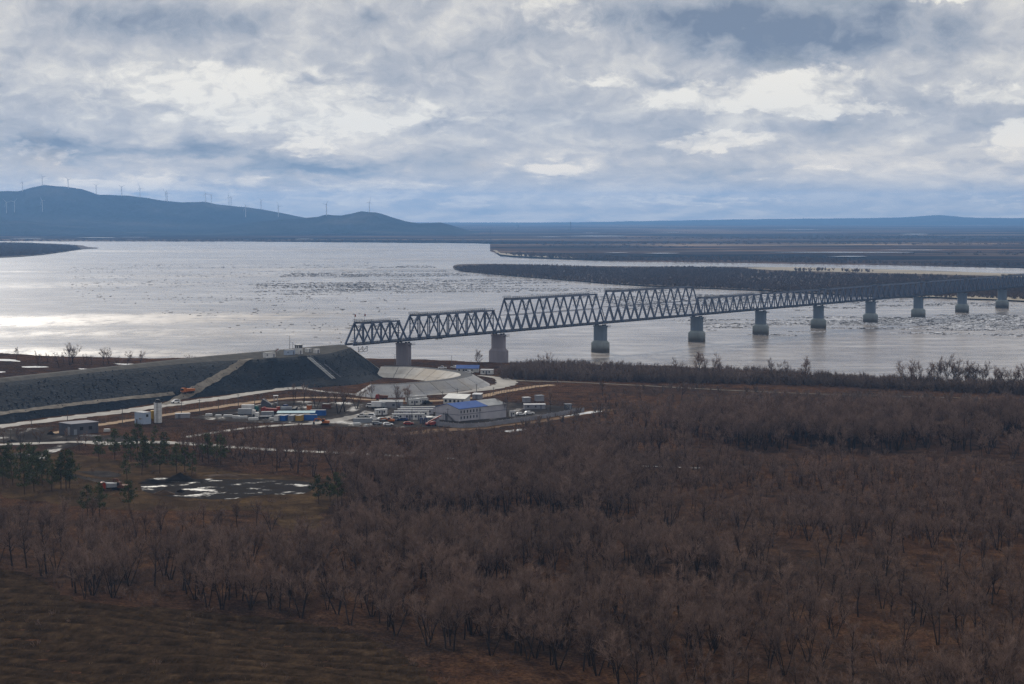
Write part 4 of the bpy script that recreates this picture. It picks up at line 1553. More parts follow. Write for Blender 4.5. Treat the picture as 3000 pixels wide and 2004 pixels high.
def joined(pair, name):
    """trunk and crown meshes as one, keeping both materials"""
    a, b = pair
    va = np.empty(len(a.vertices) * 3, np.float32); a.vertices.foreach_get('co', va)
    vb = np.empty(len(b.vertices) * 3, np.float32); b.vertices.foreach_get('co', vb)
    fa = np.empty(len(a.loops), np.int32); a.loops.foreach_get('vertex_index', fa)
    fb = np.empty(len(b.loops), np.int32); b.loops.foreach_get('vertex_index', fb)
    v_ = np.concatenate([va, vb]).reshape(-1, 3)
    f_ = np.concatenate([fa, fb + len(a.vertices)]).reshape(-1, 3)
    me = npmesh(name, v_, f_, None)
    me.materials.append(a.materials[0]); me.materials.append(b.materials[0])
    mi = np.zeros(len(f_), np.int32); mi[len(fa) // 3:] = 1
    if len(me.polygons) == len(mi):
        me.polygons.foreach_set('material_index', mi)
    return me


LIB_BARE = lib('bare_wood', [joined(p, 'wood') for p in BARE])
LIB_BRUSH = lib('brush', [make_one(40 + i, M['twig'], 3.2, 330, .030, 1.25, 8) for i in range(4)])
LIB_SCRUB = lib('scrub', [make_one(50 + i, M['scrub_twig'], 5.0, 620, .045, 1.1, 9) for i in range(4)])
LIB_FAR = lib('far_clump', [make_one(60 + i, M['far_twig'], 7.5, 230, .24, 1.5, 6) for i in range(4)])
LIB_COPSE = lib('far_copse', [make_one(80 + i, M['far_twig'], 5.0, 260, .5, 7.0, 12) for i in range(3)])
LIB_TUFT = lib('tuft', [make_one(70 + i, M['straw'], .8, 26, .030, 1.4, 4) for i in range(4)])


def scatter(name, pts, scl, coll, label, cat):
    n = len(pts)
    me = D3.meshes.new(name)
    me.vertices.add(n)
    me.vertices.foreach_set('co', np.asarray(pts, np.float32).ravel())
    for nm, ty, arr in (('size', 'FLOAT', scl), ('turn', 'FLOAT', rng.uniform(0, 6.283, n)), ('pick', 'INT', rng.integers(0, len(coll.objects), n))):
        at_ = me.attributes.new(nm, ty, 'POINT')
        at_.data.foreach_set('value', np.asarray(arr, np.float32 if ty == 'FLOAT' else np.int32))
    o = link(name, me)
    tag(o, label, cat, kind='stuff')
    ng = D3.node_groups.new(name, 'GeometryNodeTree')
    ng.interface.new_socket('Geometry', in_out='INPUT', socket_type='NodeSocketGeometry')
    ng.interface.new_socket('Geometry', in_out='OUTPUT', socket_type='NodeSocketGeometry')
    gi, go = ng.nodes.new('NodeGroupInput'), ng.nodes.new('NodeGroupOutput')
    ip = ng.nodes.new('GeometryNodeInstanceOnPoints')
    ci = ng.nodes.new('GeometryNodeCollectionInfo')
    ci.inputs['Collection'].default_value = coll
    ci.inputs['Separate Children'].default_value = True
    ci.inputs['Reset Children'].default_value = True
    def attr(nm, ty):
        a = ng.nodes.new('GeometryNodeInputNamedAttribute')
        a.data_type = ty
        a.inputs['Name'].default_value = nm
        return a.outputs['Attribute']
    cz = ng.nodes.new('ShaderNodeCombineXYZ')
    ng.links.new(attr('turn', 'FLOAT'), cz.inputs[2])
    ng.links.new(gi.outputs[0], ip.inputs['Points'])
    ng.links.new(ci.outputs[0], ip.inputs['Instance'])
    ip.inputs['Pick Instance'].default_value = True
    ng.links.new(attr('pick', 'INT'), ip.inputs['Instance Index'])
    ng.links.new(cz.outputs[0], ip.inputs['Rotation'])
    ng.links.new(attr('size', 'FLOAT'), ip.inputs['Scale'])
    ng.links.new(ip.outputs[0], go.inputs[0])
    md = o.modifiers.new('scatter', 'NODES')
    md.node_group = ng
    return o


def pxy(pts):
    """pixels of ground points"""
    P = np.column_stack([pts, hland(pts[:, 0], pts[:, 1])])
    u, v = project(P)
    return np.column_stack([u, v])


def area(x0, x1, y0, y1, cell, jit=.45):
    gx, gy = np.meshgrid(np.arange(x0, x1, cell), np.arange(y0, y1, cell))
    P = np.stack([gx.ravel(), gy.ravel()], 1)
    return P + rng.uniform(-jit, jit, P.shape) * cell


def lowfreq(P, s, seed):
    r_ = np.random.default_rng(seed)
    z = 0
    for k in range(7):
        a = r_.uniform(0, 6.28); w = s * r_.uniform(.6, 1.9)
        z = z + np.sin((P[:, 0] * math.cos(a) + P[:, 1] * math.sin(a)) * w + r_.uniform(0, 6.28))
    return z / 7


def A2(*pts):
    return np.array(pts, float) * S23


# -- the wood: everything south of the yard except fields, glades and rides
WOOD = A2((-700, 1205), (0, 1205), (230, 1208), (400, 1208), (590, 1206), (650, 1225), (720, 1255), (775, 1235), (745, 1195), (775, 1155), (800, 1130), (720, 1095), (560, 1075), (430, 1055), (390, 1025), (430, 1010),
          (560, 1004), (700, 1003), (820, 1005), (960, 1008), (1120, 1012), (1240, 1008), (1340, 990), (1480, 978), (1560, 970), (1700, 966), (1880, 964), (2050, 966), (2250, 974), (2420, 982), (3100, 1010),
          (3100, 1900), (1500, 1900), (1430, 1610), (1300, 1540), (1200, 1518), (1040, 1500), (930, 1466), (780, 1436), (600, 1410), (430, 1392), (180, 1372), (100, 1325), (0, 1295), (-700, 1265))
THIN = [A2((1330, 985), (1450, 1003), (1640, 1018), (1730, 1034), (1960, 1045), (2160, 1036), (2348, 1050), (2900, 1065), (2900, 1106), (2348, 1090), (2160, 1076), (1960, 1084), (1730, 1072), (1640, 1056), (1450, 1036), (1330, 1012)),
        A2((830, 1190), (1000, 1196), (1200, 1192), (1400, 1205), (1520, 1212), (1560, 1262), (1400, 1256), (1200, 1246), (1000, 1250), (850, 1236)),
        A2((1500, 1212), (1700, 1228), (1950, 1250), (2348, 1268), (2900, 1290), (2900, 1346), (2348, 1324), (1950, 1304), (1700, 1284), (1560, 1262)),
        A2((1080, 1345), (1300, 1330), (1480, 1345), (1640, 1352), (1640, 1392), (1480, 1390), (1300, 1378), (1100, 1390))]
HOLES = [
         A2((590, 1225), (660, 1225), (690, 1250), (670, 1275), (600, 1268)),
         A2((0, 1235), (90, 1240), (160, 1285), (110, 1310), (0, 1285)),
         A2((220, 1285), (430, 1290), (450, 1304), (330, 1312), (220, 1300)),
         A2((1480, 940), (1560, 950), (1500, 975), (1440, 972))]
P = area(-640, 640, 280, 900, 5.2)
px = pxy(P)
keep = inpoly(px, WOOD)
for h in HOLES:
    keep &= ~inpoly(px, h)
for h in THIN:
    keep &= ~(inpoly(px, h) & (rng.random(len(P)) < .90))
lf = lowfreq(P, .035, 5)
# road kept clear
keep &= (px[:, 0] < 5200) & (px[:, 0] > -2200)
RD = np.array([(-200, 1308), (330, 1300), (560, 1301), (700, 1312), (1000, 1327), (1300, 1343), (1600, 1356), (2000, 1370), (2500, 1393), (3000, 1418), (4500, 1480)], float)
road_y = np.interp(px[:, 0], RD[:, 0], RD[:, 1])
keep &= ~((np.abs(px[:, 1] - road_y) < 6) & (px[:, 0] < 1100))
frontness = np.clip((px[:, 1] - 1560) / 420, 0, 1)
nl_ = inpoly(px, A2((-700, 1160), (800, 1160), (800, 1450), (-700, 1450)))
keep &= ~(nl_ & (rng.random(len(P)) < .42))
keep &= rng.random(len(P)) < np.clip(.76 + 1.1 * lf - .12 * frontness, .10, .97)
P, px, lf = P[keep], px[keep], lf[keep]
dist = np.hypot(P[:, 0], P[:, 1])
# thickets: region D (between the rides on the right) is younger and finer
THICK = A2((1380, 1055), (1700, 1058), (2000, 1066), (2900, 1082), (2900, 1285), (2348, 1262), (1950, 1246), (1700, 1224), (1500, 1208), (1450, 1120))
young = inpoly(px, THICK) & (lowfreq(P, .05, 9) > -.35)
STAND = A2((1330, 900), (2900, 900), (2900, 1062), (2348, 1048), (2160, 1034), (1960, 1043), (1730, 1032), (1640, 1016), (1450, 1001), (1330, 984))
stand = inpoly(px, STAND)
nearleft = inpoly(px, A2((-700, 1160), (800, 1160), (800, 1450), (-700, 1450)))
size = rng.uniform(.72, 1.08, len(P)) * (1 + .12 * lf)
size[young] *= .62
thin = inpoly(px, A2((380, 960), (1330, 960), (1330, 1048), (1100, 1062), (800, 1085), (560, 1078), (380, 1060)))
size[thin] *= .60
size[stand] *= 1.15
size[nearleft & (px[:, 1] < 1640)] *= .74
inview = (px[:, 0] > -60) & (px[:, 0] < 3060) & (px[:, 1] < 2150)
NEAR_N = 232
score = np.where(inview & ~young, size / dist, 0)
order = np.argsort(-score)
near_ids = set(order[:NEAR_N].tolist())


def plant(pair, name, label, cat, x, y, sc, group, z=None, rz=None):
    root = thing(name, label, cat, (x, y, (float(hland(x, y)) if z is None else z)), random.uniform(0, 6.28) if rz is None else rz, group)
    root.scale = (sc * random.uniform(.92, 1.08), sc * random.uniform(.92, 1.08), sc)
    link('trunk', pair[0], root)
    link('crown', pair[1], root)
    return root


KIND = ['single-stemmed', 'twin-stemmed', 'three-stemmed', 'low-branching', 'four-stemmed', 'narrow twin-stemmed', 'broad three-stemmed', 'slender single-stemmed']


def zone(x, y):
    if x < 1060:
        return ('between the muddy pool and the ploughed field' if y < 1640 else 'on the edge of the ploughed field'), 'bare trees above the ploughed field'
    if y > 2004:
        return 'cut off by the bottom edge', 'bare trees along the bottom edge'
    if x > 2560:
        return 'in the dark wood at the lower right corner', 'bare trees at the lower right'
    if x > 1900:
        return 'over reddish litter at the lower right', 'bare trees over reddish litter'
    return 'along the front of the wood at bottom centre', 'bare trees at bottom centre'


for i in sorted(near_ids):
    x, y = P[i]
    vi = int(rng.integers(len(BARE)))
    zl, zg = zone(*px[i])
    lab = ('tall ' if size[i] > .98 else 'small ' if size[i] < .84 else '') + KIND[vi] + ' leafless tree ' + zl
    plant(BARE[vi], 'bare_tree', lab, 'tree', x, y, float(size[i]), zg)
rest = np.array([i for i in range(len(P)) if i not in near_ids])
z = hland(P[rest, 0], P[rest, 1])
scatter('bare_woodland', np.column_stack([P[rest], z]), size[rest], LIB_BARE, 'leafless reddish-brown woodland stretching over the plain', 'woodland')
print('wood', len(P), 'near', len(near_ids))

# undergrowth and young thicket
P = area(-600, 600, 290, 880, 5.0)
px = pxy(P)
keep = inpoly(px, WOOD)
kk = rng.random(len(P)) < np.clip(.12 + .45 * lowfreq(P, .06, 12), .02, .6) + inpoly(px, THICK) * .35
keep &= kk
keep &= ~((np.abs(px[:, 1] - np.interp(px[:, 0], RD[:, 0], RD[:, 1])) < 6) & (px[:, 0] < 1500))
P = P[keep]
scatter('undergrowth', np.column_stack([P, hland(P[:, 0], P[:, 1])]), rng.uniform(.45, 1.15, len(P)), LIB_BRUSH, 'low brushwood between the bare trees', 'undergrowth')

# riverside scrub on the right and thin scrub elsewhere
SCRUB = A2((1150, 868), (1185, 846), (1300, 845), (1420, 852), (1600, 858), (1800, 868), (1960, 877), (2140, 887), (2348, 893), (2900, 915), (2900, 935), (2348, 905), (2100, 897), (1950, 888), (1800, 884), (1600, 880), (1400, 876), (1250, 872))
SCRUB2 = A2((1560, 930), (1700, 912), (1900, 905), (2348, 912), (2900, 940), (2900, 960), (2348, 930), (1900, 925), (1700, 932))
P = area(-100, 640, 760, 1130, 3.4)
px = pxy(P)
k1 = inpoly(px, SCRUB) & (rng.random(len(P)) < .8 + .5 * lowfreq(P, .045, 23))
k2 = inpoly(px, SCRUB2) & (rng.random(len(P)) < .25)
k3 = inpoly(px, A2((1150, 985), (1330, 935), (1350, 895), (1480, 885), (2348, 925), (2900, 960), (1900, 930), (1480, 960), (1340, 985))) & (rng.random(len(P)) < .045 + .10 * (lowfreq(P, .05, 3) > .1))
sz = np.where(k1, rng.uniform(.65, 1.25, len(P)), rng.uniform(.35, .8, len(P))) * (1 + .8 * lowfreq(P, .04, 22))
keep = k1 | k2 | k3
sz[k1] *= 1.22
P, sz = P[keep], sz[keep]
scatter('willow_scrub', np.column_stack([P, hland(P[:, 0], P[:, 1])]), sz, LIB_SCRUB, 'dense leafless willow scrub along the river bank', 'scrub')
print('scrub', len(P))

# dry grass on the near field, glade and meadow
P = area(-260, 260, 330, 640, 1.7)
px = pxy(P)
FIELD = A2((-300, 1285), (0, 1290), (100, 1325), (180, 1375), (430, 1395), (600, 1412), (780, 1438), (930, 1470), (1040, 1505), (1200, 1522), (1420, 1590), (1500, 1700), (-400, 1700))
keep = inpoly(px, FIELD) & (rng.random(len(P)) < np.clip(.34 + .8 * lowfreq(P, .12, 31), .03, .9))
keep |= inpoly(px, A2((0, 1090), (300, 1070), (800, 1120), (760, 1240), (590, 1180), (0, 1150))) & (rng.random(len(P)) < .16) & ~inpoly(px, A2((310, 1090), (730, 1090), (730, 1140), (310, 1150)))
keep |= inpoly(px, WOOD) & (px[:, 1] > 1620) & (rng.random(len(P)) < .38)
P = P[keep]
scatter('dry_grass', np.column_stack([P, hland(P[:, 0], P[:, 1]) + .1]), rng.uniform(.5, 1.7, len(P)) ** 1.3, LIB_TUFT, 'tufts of dry grass over the old plough ridges', 'grass')
P = area(-260, 260, 330, 640, 7.5)
px = pxy(P)
keep = inpoly(px, FIELD) & (rng.random(len(P)) < np.clip(.20 + .45 * lowfreq(P, .05, 36), .03, .6))
P = P[keep]
PG = area(-200, 60, 500, 760, 6.0)
pg = pxy(PG)
GL = A2((0, 1060), (300, 1060), (560, 1080), (790, 1115), (760, 1235), (590, 1195), (0, 1190))
kg = inpoly(pg, GL) & ~inpoly(pg, A2((310, 1090), (730, 1090), (730, 1145), (310, 1150))) & (rng.random(len(PG)) < .22)
P = np.concatenate([P, PG[kg]])
scatter('field_brush', np.column_stack([P, hland(P[:, 0], P[:, 1])]), rng.uniform(.25, .75, len(P)), LIB_BRUSH, 'small leafless bushes growing over the abandoned field', 'brush')

# far woods: island, left island, strips on the far bank
def far_wood(name, poly, cell, p, label, zt, sc=(.6, 1.15), mod=0.0, coll=None):
    A = np.array([tuple(at(x, y, zt))[:2] for x, y in poly])
    lo, hi = A.min(0), A.max(0)
    P = area(lo[0], hi[0], lo[1], hi[1], cell)
    P = P[inpoly(P, A)]
    q = p + mod * lowfreq(P * np.array([.35, 1]), .004, 41) * 2
    P = P[rng.random(len(P)) < q]
    scatter(name, np.column_stack([P, np.full(len(P), zt)]), rng.uniform(sc[0], sc[1], len(P)) * (1 + .45 * lowfreq(P, .02, 55)), coll or LIB_FAR, label, 'wood')
    return len(P)


nfar = far_wood('island_wood', [(1330, 784), (1345, 794), (1444, 805), (1585, 816), (1764, 830), (1853, 835), (2000, 840), (2149, 846), (2300, 853), (2511, 864), (2640, 870), (2740, 871), (2850, 872), (3000, 878), (3900, 915), (3900, 846),
                                (3300, 830), (3000, 820), (2850, 814), (2600, 808), (2380, 802), (2230, 796), (2180, 790), (1950, 786), (1850, 786), (1700, 785), (1560, 781), (1444, 779)], 7.5, .78, 'dark leafless wood covering the long river island', 1.4, (.38, .88), .35)
nfar += far_wood('island_wood', [(-1500, 772), (-600, 764), (0, 752), (100, 747), (150, 742), (200, 735), (236, 731), (225, 724), (100, 717), (0, 715), (-1500, 716)], 9, .9, 'dark wood on the low island at the left edge of the river', 1.4, (.6, 1.1))
nfar += far_wood('sand_bar_bushes', [(2320, 791.5), (2440, 790), (2445, 793.5), (2330, 796)], 9, .5, 'dark bushes scattered on the pale sand bar', 1.5, (.5, .9))
nfar += far_wood('sand_bar_bushes', [(2465, 793), (2560, 794), (2555, 798), (2470, 797)], 9, .5, 'dark bushes scattered on the pale sand bar', 1.5, (.5, .9))
nfar += far_wood('far_bank_wood', [(1470, 744), (1530, 752), (1650, 758), (1789, 762), (2000, 766), (2556, 773), (3000, 782), (3500, 795), (3500, 786), (3000, 776), (2556, 768), (2300, 757), (2150, 758), (2000, 760), (1789, 757), (1650, 752), (1560, 746)], 15, .62, 'dark line of trees along the far bank of the side channel', 2.4, (.7, 1.25), .5)
nfar += far_wood('far_bank_wood', [(-800, 705.5), (300, 706), (1100, 709), (1380, 710.5), (1480, 712), (1480, 704.5), (1100, 699), (500, 702), (-800, 702)], 40, .7, 'low dark trees along the far shore of the wide river', 2.6, (.6, 1.2), .5, LIB_COPSE)
nfar += far_wood('plain_wood', [(1480, 715), (1600, 722), (1800, 730), (2200, 738), (2700, 745), (3400, 755), (3400, 700), (2700, 690), (1800, 690), (1300, 690)], 55, .30, 'scattered dark copses over the far flood plain', 3.4, (.6, 1.5), 1.6, LIB_COPSE)
print('far', nfar)

# -- trees standing alone, picked one by one (pixel of the foot, height in pixels)
ALONE = [
    # left bank beyond the embankment
    (48, 1052, 28, 0), (112, 1070, 32, 1), (172, 1074, 34, 3), (205, 1070, 52, 2), (214, 1064, 46, 1), (250, 1068, 26, 6), (302, 1068, 40, 0), (320, 1066, 36, 5), (372, 1070, 36, 3), (412, 1071, 36, 7), (140, 1062, 22, 5), (188, 1066, 28, 7), (268, 1070, 22, 4), (345, 1071, 22, 1),
    # on the right bank
    (1402, 1080, 46, 4), (1552, 1090, 34, 3), (1600, 1086, 48, 6), (1985, 1112, 48, 1), (2050, 1110, 62, 4), (2076, 1112, 62, 6), (2110, 1114, 44, 0), (2262, 1116, 54, 2), (2310, 1118, 42, 1), (2360, 1120, 58, 4), (2342, 1122, 46, 7), (2240, 1118, 34, 3),
    (2660, 1132, 62, 6), (2690, 1134, 62, 3), (2740, 1136, 66, 1), (2772, 1137, 72, 5), (2800, 1138, 60, 2), (2830, 1140, 66, 7), (2858, 1141, 56, 4), (2885, 1142, 60, 1), (2915, 1143, 54, 0), (2945, 1145, 52, 6), (2980, 1147, 56, 2), (3010, 1149, 60, 5),
    (2705, 1133, 56, 2), (2755, 1137, 60, 0), (2786, 1138, 68, 3), (2870, 1142, 62, 6), (2930, 1144, 50, 1), (2965, 1146, 58, 7),
    (1996, 1172, 56, 3), (1765, 1160, 40, 0), (2182, 1160, 24, 4), (1880, 1178, 36, 7), (1780, 1190, 34, 5), (1835, 1230, 60, 2), (1755, 1220, 48, 1), (1900, 1235, 60, 6), (2020, 1205, 40, 0),
    # in and beside the yard
    (860, 1186, 50, 1), (890, 1182, 48, 5), (925, 1198, 60, 6), (992, 1212, 66, 4), (1010, 1207, 60, 2), (1045, 1198, 58, 6), (960, 1194, 44, 3), (1165, 1200, 58, 1), (1198, 1196, 56, 7), (1478, 1222, 58, 4), (1612, 1204, 52, 3), (1090, 1170, 40, 5),
    (12, 1302, 40, 3), (62, 1302, 46, 4), (114, 1300, 36, 6), (196, 1292, 30, 1), (250, 1308, 36, 0), (232, 1322, 40, 3), (290, 1312, 34, 7),
]
WHERE = [(lambda x, y: y < 1078 and x < 500, 'slim bare tree on the bank between embankment and river', 'bare trees on the left river bank'),
         (lambda x, y: y < 1152 and x > 2600, 'bare tree in the row against the pale river on the right', 'row of bare trees by the river'),
         (lambda x, y: y < 1130, 'bare tree rising above the scrub in front of the river', 'bare trees above the riverside scrub'),
         (lambda x, y: x > 1740, 'bare tree standing alone in the brown meadow', 'lone trees in the meadow'),
         (lambda x, y: x < 400, 'dark bare tree beside the snowy clearing', 'bare trees by the snowy clearing'),
         (lambda x, y: True, 'many-stemmed bare tree among the vehicles and cabins of the yard', 'bare trees in the construction yard')]
WHERE2 = []
for it in ALONE:
    for test, lab, grp in WHERE:
        if test(it[0], it[1]):
            WHERE2.append((grp, it, lab))
            break
for grp in dict.fromkeys(w[0] for w in WHERE2):
    row = sorted([w for w in WHERE2 if w[0] == grp], key=lambda w: w[1][0])
    for q, (_, (x, y, h, vi), lab) in enumerate(row):
        p = gat(x, y)
        plant(FARB[vi % 4] if y < 1180 else BARE[vi], 'bare_tree', f'{ordn(q)} from the left, {lab}', 'tree', p.x, p.y, h * (1.06 if 1100 < y < 1152 and x > 1900 else 1.0) * math.hypot(p.x, p.y) / F / 9.6, grp)
ap = hit(598, 1054)
plant(BARE[4], 'bare_tree', 'round-topped bare tree on the far shoulder of the embankment', 'tree', ap.x - 9, ap.y + 8, 40 * math.hypot(ap.x, ap.y) / F / 10.5, None, z=15)

# -- pines
PX = [(170, 585, 380), (235, 565, 350), (355, 560, 400), (420, 548, 340), (455, 550, 300), (478, 540, 300), (600, 750, 530), (685, 730, 520), (890, 690, 500), (875, 480, 320), (680, 360, 190), (790, 345, 150), (945, 300, 110), (975, 450, 210),
      (1100, 440, 250), (1215, 440, 250), (1270, 430, 270), (1318, 460, 300), (1435, 370, 170), (1520, 385, 190), (2195, 650, 460), (2272, 632, 470), (2325, 660, 440), (60, 430, 250), (10, 440, 270), (130, 480, 260), (290, 520, 300), (870, 300, 170),
      (1040, 335, 200), (1060, 220, 120), (1130, 300, 160), (200, 450, 250), (250, 470, 270), (90, 520, 330), (330, 480, 290), (1000, 400, 220), (900, 360, 200), (1150, 380, 230), (20, 520, 340), (-60, 500, 320), (-140, 460, 280), (2180 + 190, 600, 450), (1955, 205 + 0, 130)]
PX = PX[:-1]
PL = [(lambda x, y: x > 880, 'pine on the right bank of the muddy pool', 'pines right of the muddy pool'),
      (lambda x, y: y > 1480, 'low olive-green pine in front of the red truck', 'low pines in front of the red truck'),
      (lambda x, y: x > 280, 'dark pine in the group behind the muddy pool', 'pines behind the muddy pool'),
      (lambda x, y: True, 'dark pine in the clump at the left edge', 'pines at the left edge')]
PW = []
for i, (x, yb, yt) in enumerate(PX):
    x, yb, yt = x * .4259, 1200 + yb * .4259, 1200 + yt * .4259
    for test, lab, grp in PL:
        if test(x, yb):
            PW.append((grp, x, yb, yt, lab, i))
            break
for grp in dict.fromkeys(w[0] for w in PW):
    for q, (_, x, yb, yt, lab, i) in enumerate(sorted([w for w in PW if w[0] == grp], key=lambda w: w[1])):
        p = gat(x, yb)
        plant(PINE[i % 4], 'pine_tree', f'{ordn(q)} from the left, {lab}', 'pine', p.x, p.y, (yb - yt) * math.hypot(p.x, p.y) / F / 8.6, grp)

# -- drifting ice and flotsam on the river
def floes(name, polys, n, m, label, cat, smin, smax, h):
    V, Fc = [], []
    nv = 0
    for poly, w in polys:
        A = np.array([tuple(at(x, y, 0))[:2] for x, y in poly])
        lo, hi = A.min(0), A.max(0)
        k = int(n * w)
        Q = rng.uniform(lo, hi, (k * 4, 2))
        Q = Q[inpoly(Q, A)]
        fr = lowfreq(Q * np.array([.55, 1]), .018, 77) + .7 * lowfreq(Q * np.array([.5, 1]), .07, 78)
        Q = Q[fr > .0][:k]
        for x, y in Q:
            s = smin * (smax / smin) ** (rng.random() ** 2.2)
            kx = rng.integers(5, 7)
            a0 = rng.uniform(0, 6.28)
            el_ = rng.uniform(1.0, 2.6)
            tz = h * rng.uniform(.4, 1.3)
            tx, ty = rng.normal(size=2) * .05
            for lvl in (0, 1):
                for q in range(kx):
                    a = a0 + 2 * math.pi * q / kx
                    rr = s * (.7 + .5 * rng.random()) * (1 if lvl == 0 else .85)
                    dx, dy = math.cos(a) * rr * el_, math.sin(a) * rr
                    V.append((x + dx, y + dy, -.15 if lvl == 0 else tz + tx * dx + ty * dy))
            Fc.append(tuple(range(nv + kx, nv + 2 * kx)))
            for q in range(kx):
                Fc.append((nv + q, nv + (q + 1) % kx, nv + kx + (q + 1) % kx, nv + kx + q))
            nv += 2 * kx
    me = D3.meshes.new(name)
    me.from_pydata(V, [], Fc)
    me.materials.append(m)
    tag(link(name, me), label, cat, kind='stuff')


UP = [(1000, 790), (1250, 775), (1330, 800), (1450, 812), (1700, 835), (1900, 848), (2100, 860), (2300, 866), (2560, 880), (2900, 888), (3000, 895), (2700, 925), (2400, 950), (2050, 960), (1700, 870), (1450, 860), (1200, 862), (1000, 840)]
RIGHT = [(2050, 930), (2500, 890), (2900, 890), (3000, 900), (3000, 990), (2600, 975), (2300, 985), (2080, 975)]
floes('ice_floes', [(UP, .6), (RIGHT, .4)], 16000, M['ice'], 'pale drifting ice floes scattered over the river', 'ice', .45, 2.6, .22)
floes('driftwood_ice', [(UP, .62), ([(850, 800), (1050, 795), (1100, 850), (900, 870), (700, 850)], .12), (RIGHT, .16), ([(200, 780), (1100, 760), (1300, 1000), (900, 1010), (200, 860)], .10)], 13000, M['drift'], 'dark dirty ice and flotsam strung along the current', 'ice', .35, 1.7, .42)

# loose stones on the embankment slopes
def rock(seed):
    r_ = np.random.default_rng(seed)
    V = np.array([(1, 0, 0), (-1, 0, 0), (0, 1, 0), (0, -1, 0), (0, 0, .8), (0, 0, -.6)]) * r_.uniform(.6, 1.15, (6, 1))
    return npmesh('rock', V, np.array([(0, 2, 4), (2, 1, 4), (1, 3, 4), (3, 0, 4), (2, 0, 5), (1, 2, 5), (3, 1, 5), (0, 3, 5)]), M['rubble'])


LIB_ROCK = lib('stones', [rock(90 + i) for i in range(4)])
pts = []
for lo, hi, n_ in ((5, 9, 2400), (9, 12, 1200)):
    for _ in range(n_):
        i = rng.integers(8, ns - 2)
        j = min(hi - 1, lo + int((hi - lo) * rng.random() ** .7))
        u, v = rng.random(2)
        q = (Vm[i, j] * (1 - u) + Vm[i + 1, j] * u) * (1 - v) + (Vm[i, j + 1] * (1 - u) + Vm[i + 1, j + 1] * u) * v
        pts.append(q)
scatter('rubble', np.array(pts), .16 + .62 * rng.random(len(pts)) ** 3, LIB_ROCK, 'loose grey stones on the dark embankment slope', 'rubble')

# ------------------------------------------------------------------ buildings
def side_frame(side, L, W):
    """origin, along, outward for a wall of a box L x W (x long)"""
    return {'S': (Vector((-L / 2, -W / 2, 0)), Vector((1, 0, 0)), Vector((0, -1, 0))), 'N': (Vector((L / 2, W / 2, 0)), Vector((-1, 0, 0)), Vector((0, 1, 0))),
            'W': (Vector((-L / 2, W / 2, 0)), Vector((0, -1, 0)), Vector((-1, 0, 0))), 'E': (Vector((L / 2, -W / 2, 0)), Vector((0, 1, 0)), Vector((1, 0, 0)))}[side]


def panel(o, al, ou, u, z, w, h, d0, d1):
    p = [o + al * a + ou * d + Vector((0, 0, zz)) for d in (d0, d1) for a, zz in ((u, z), (u + w, z), (u + w, z + h), (u, z + h))]
    return MB().add(p, [(0, 1, 2, 3)[::-1], (4, 5, 6, 7), (0, 1, 5, 4), (1, 2, 6, 5), (2, 3, 7, 6), (3, 0, 4, 7)])


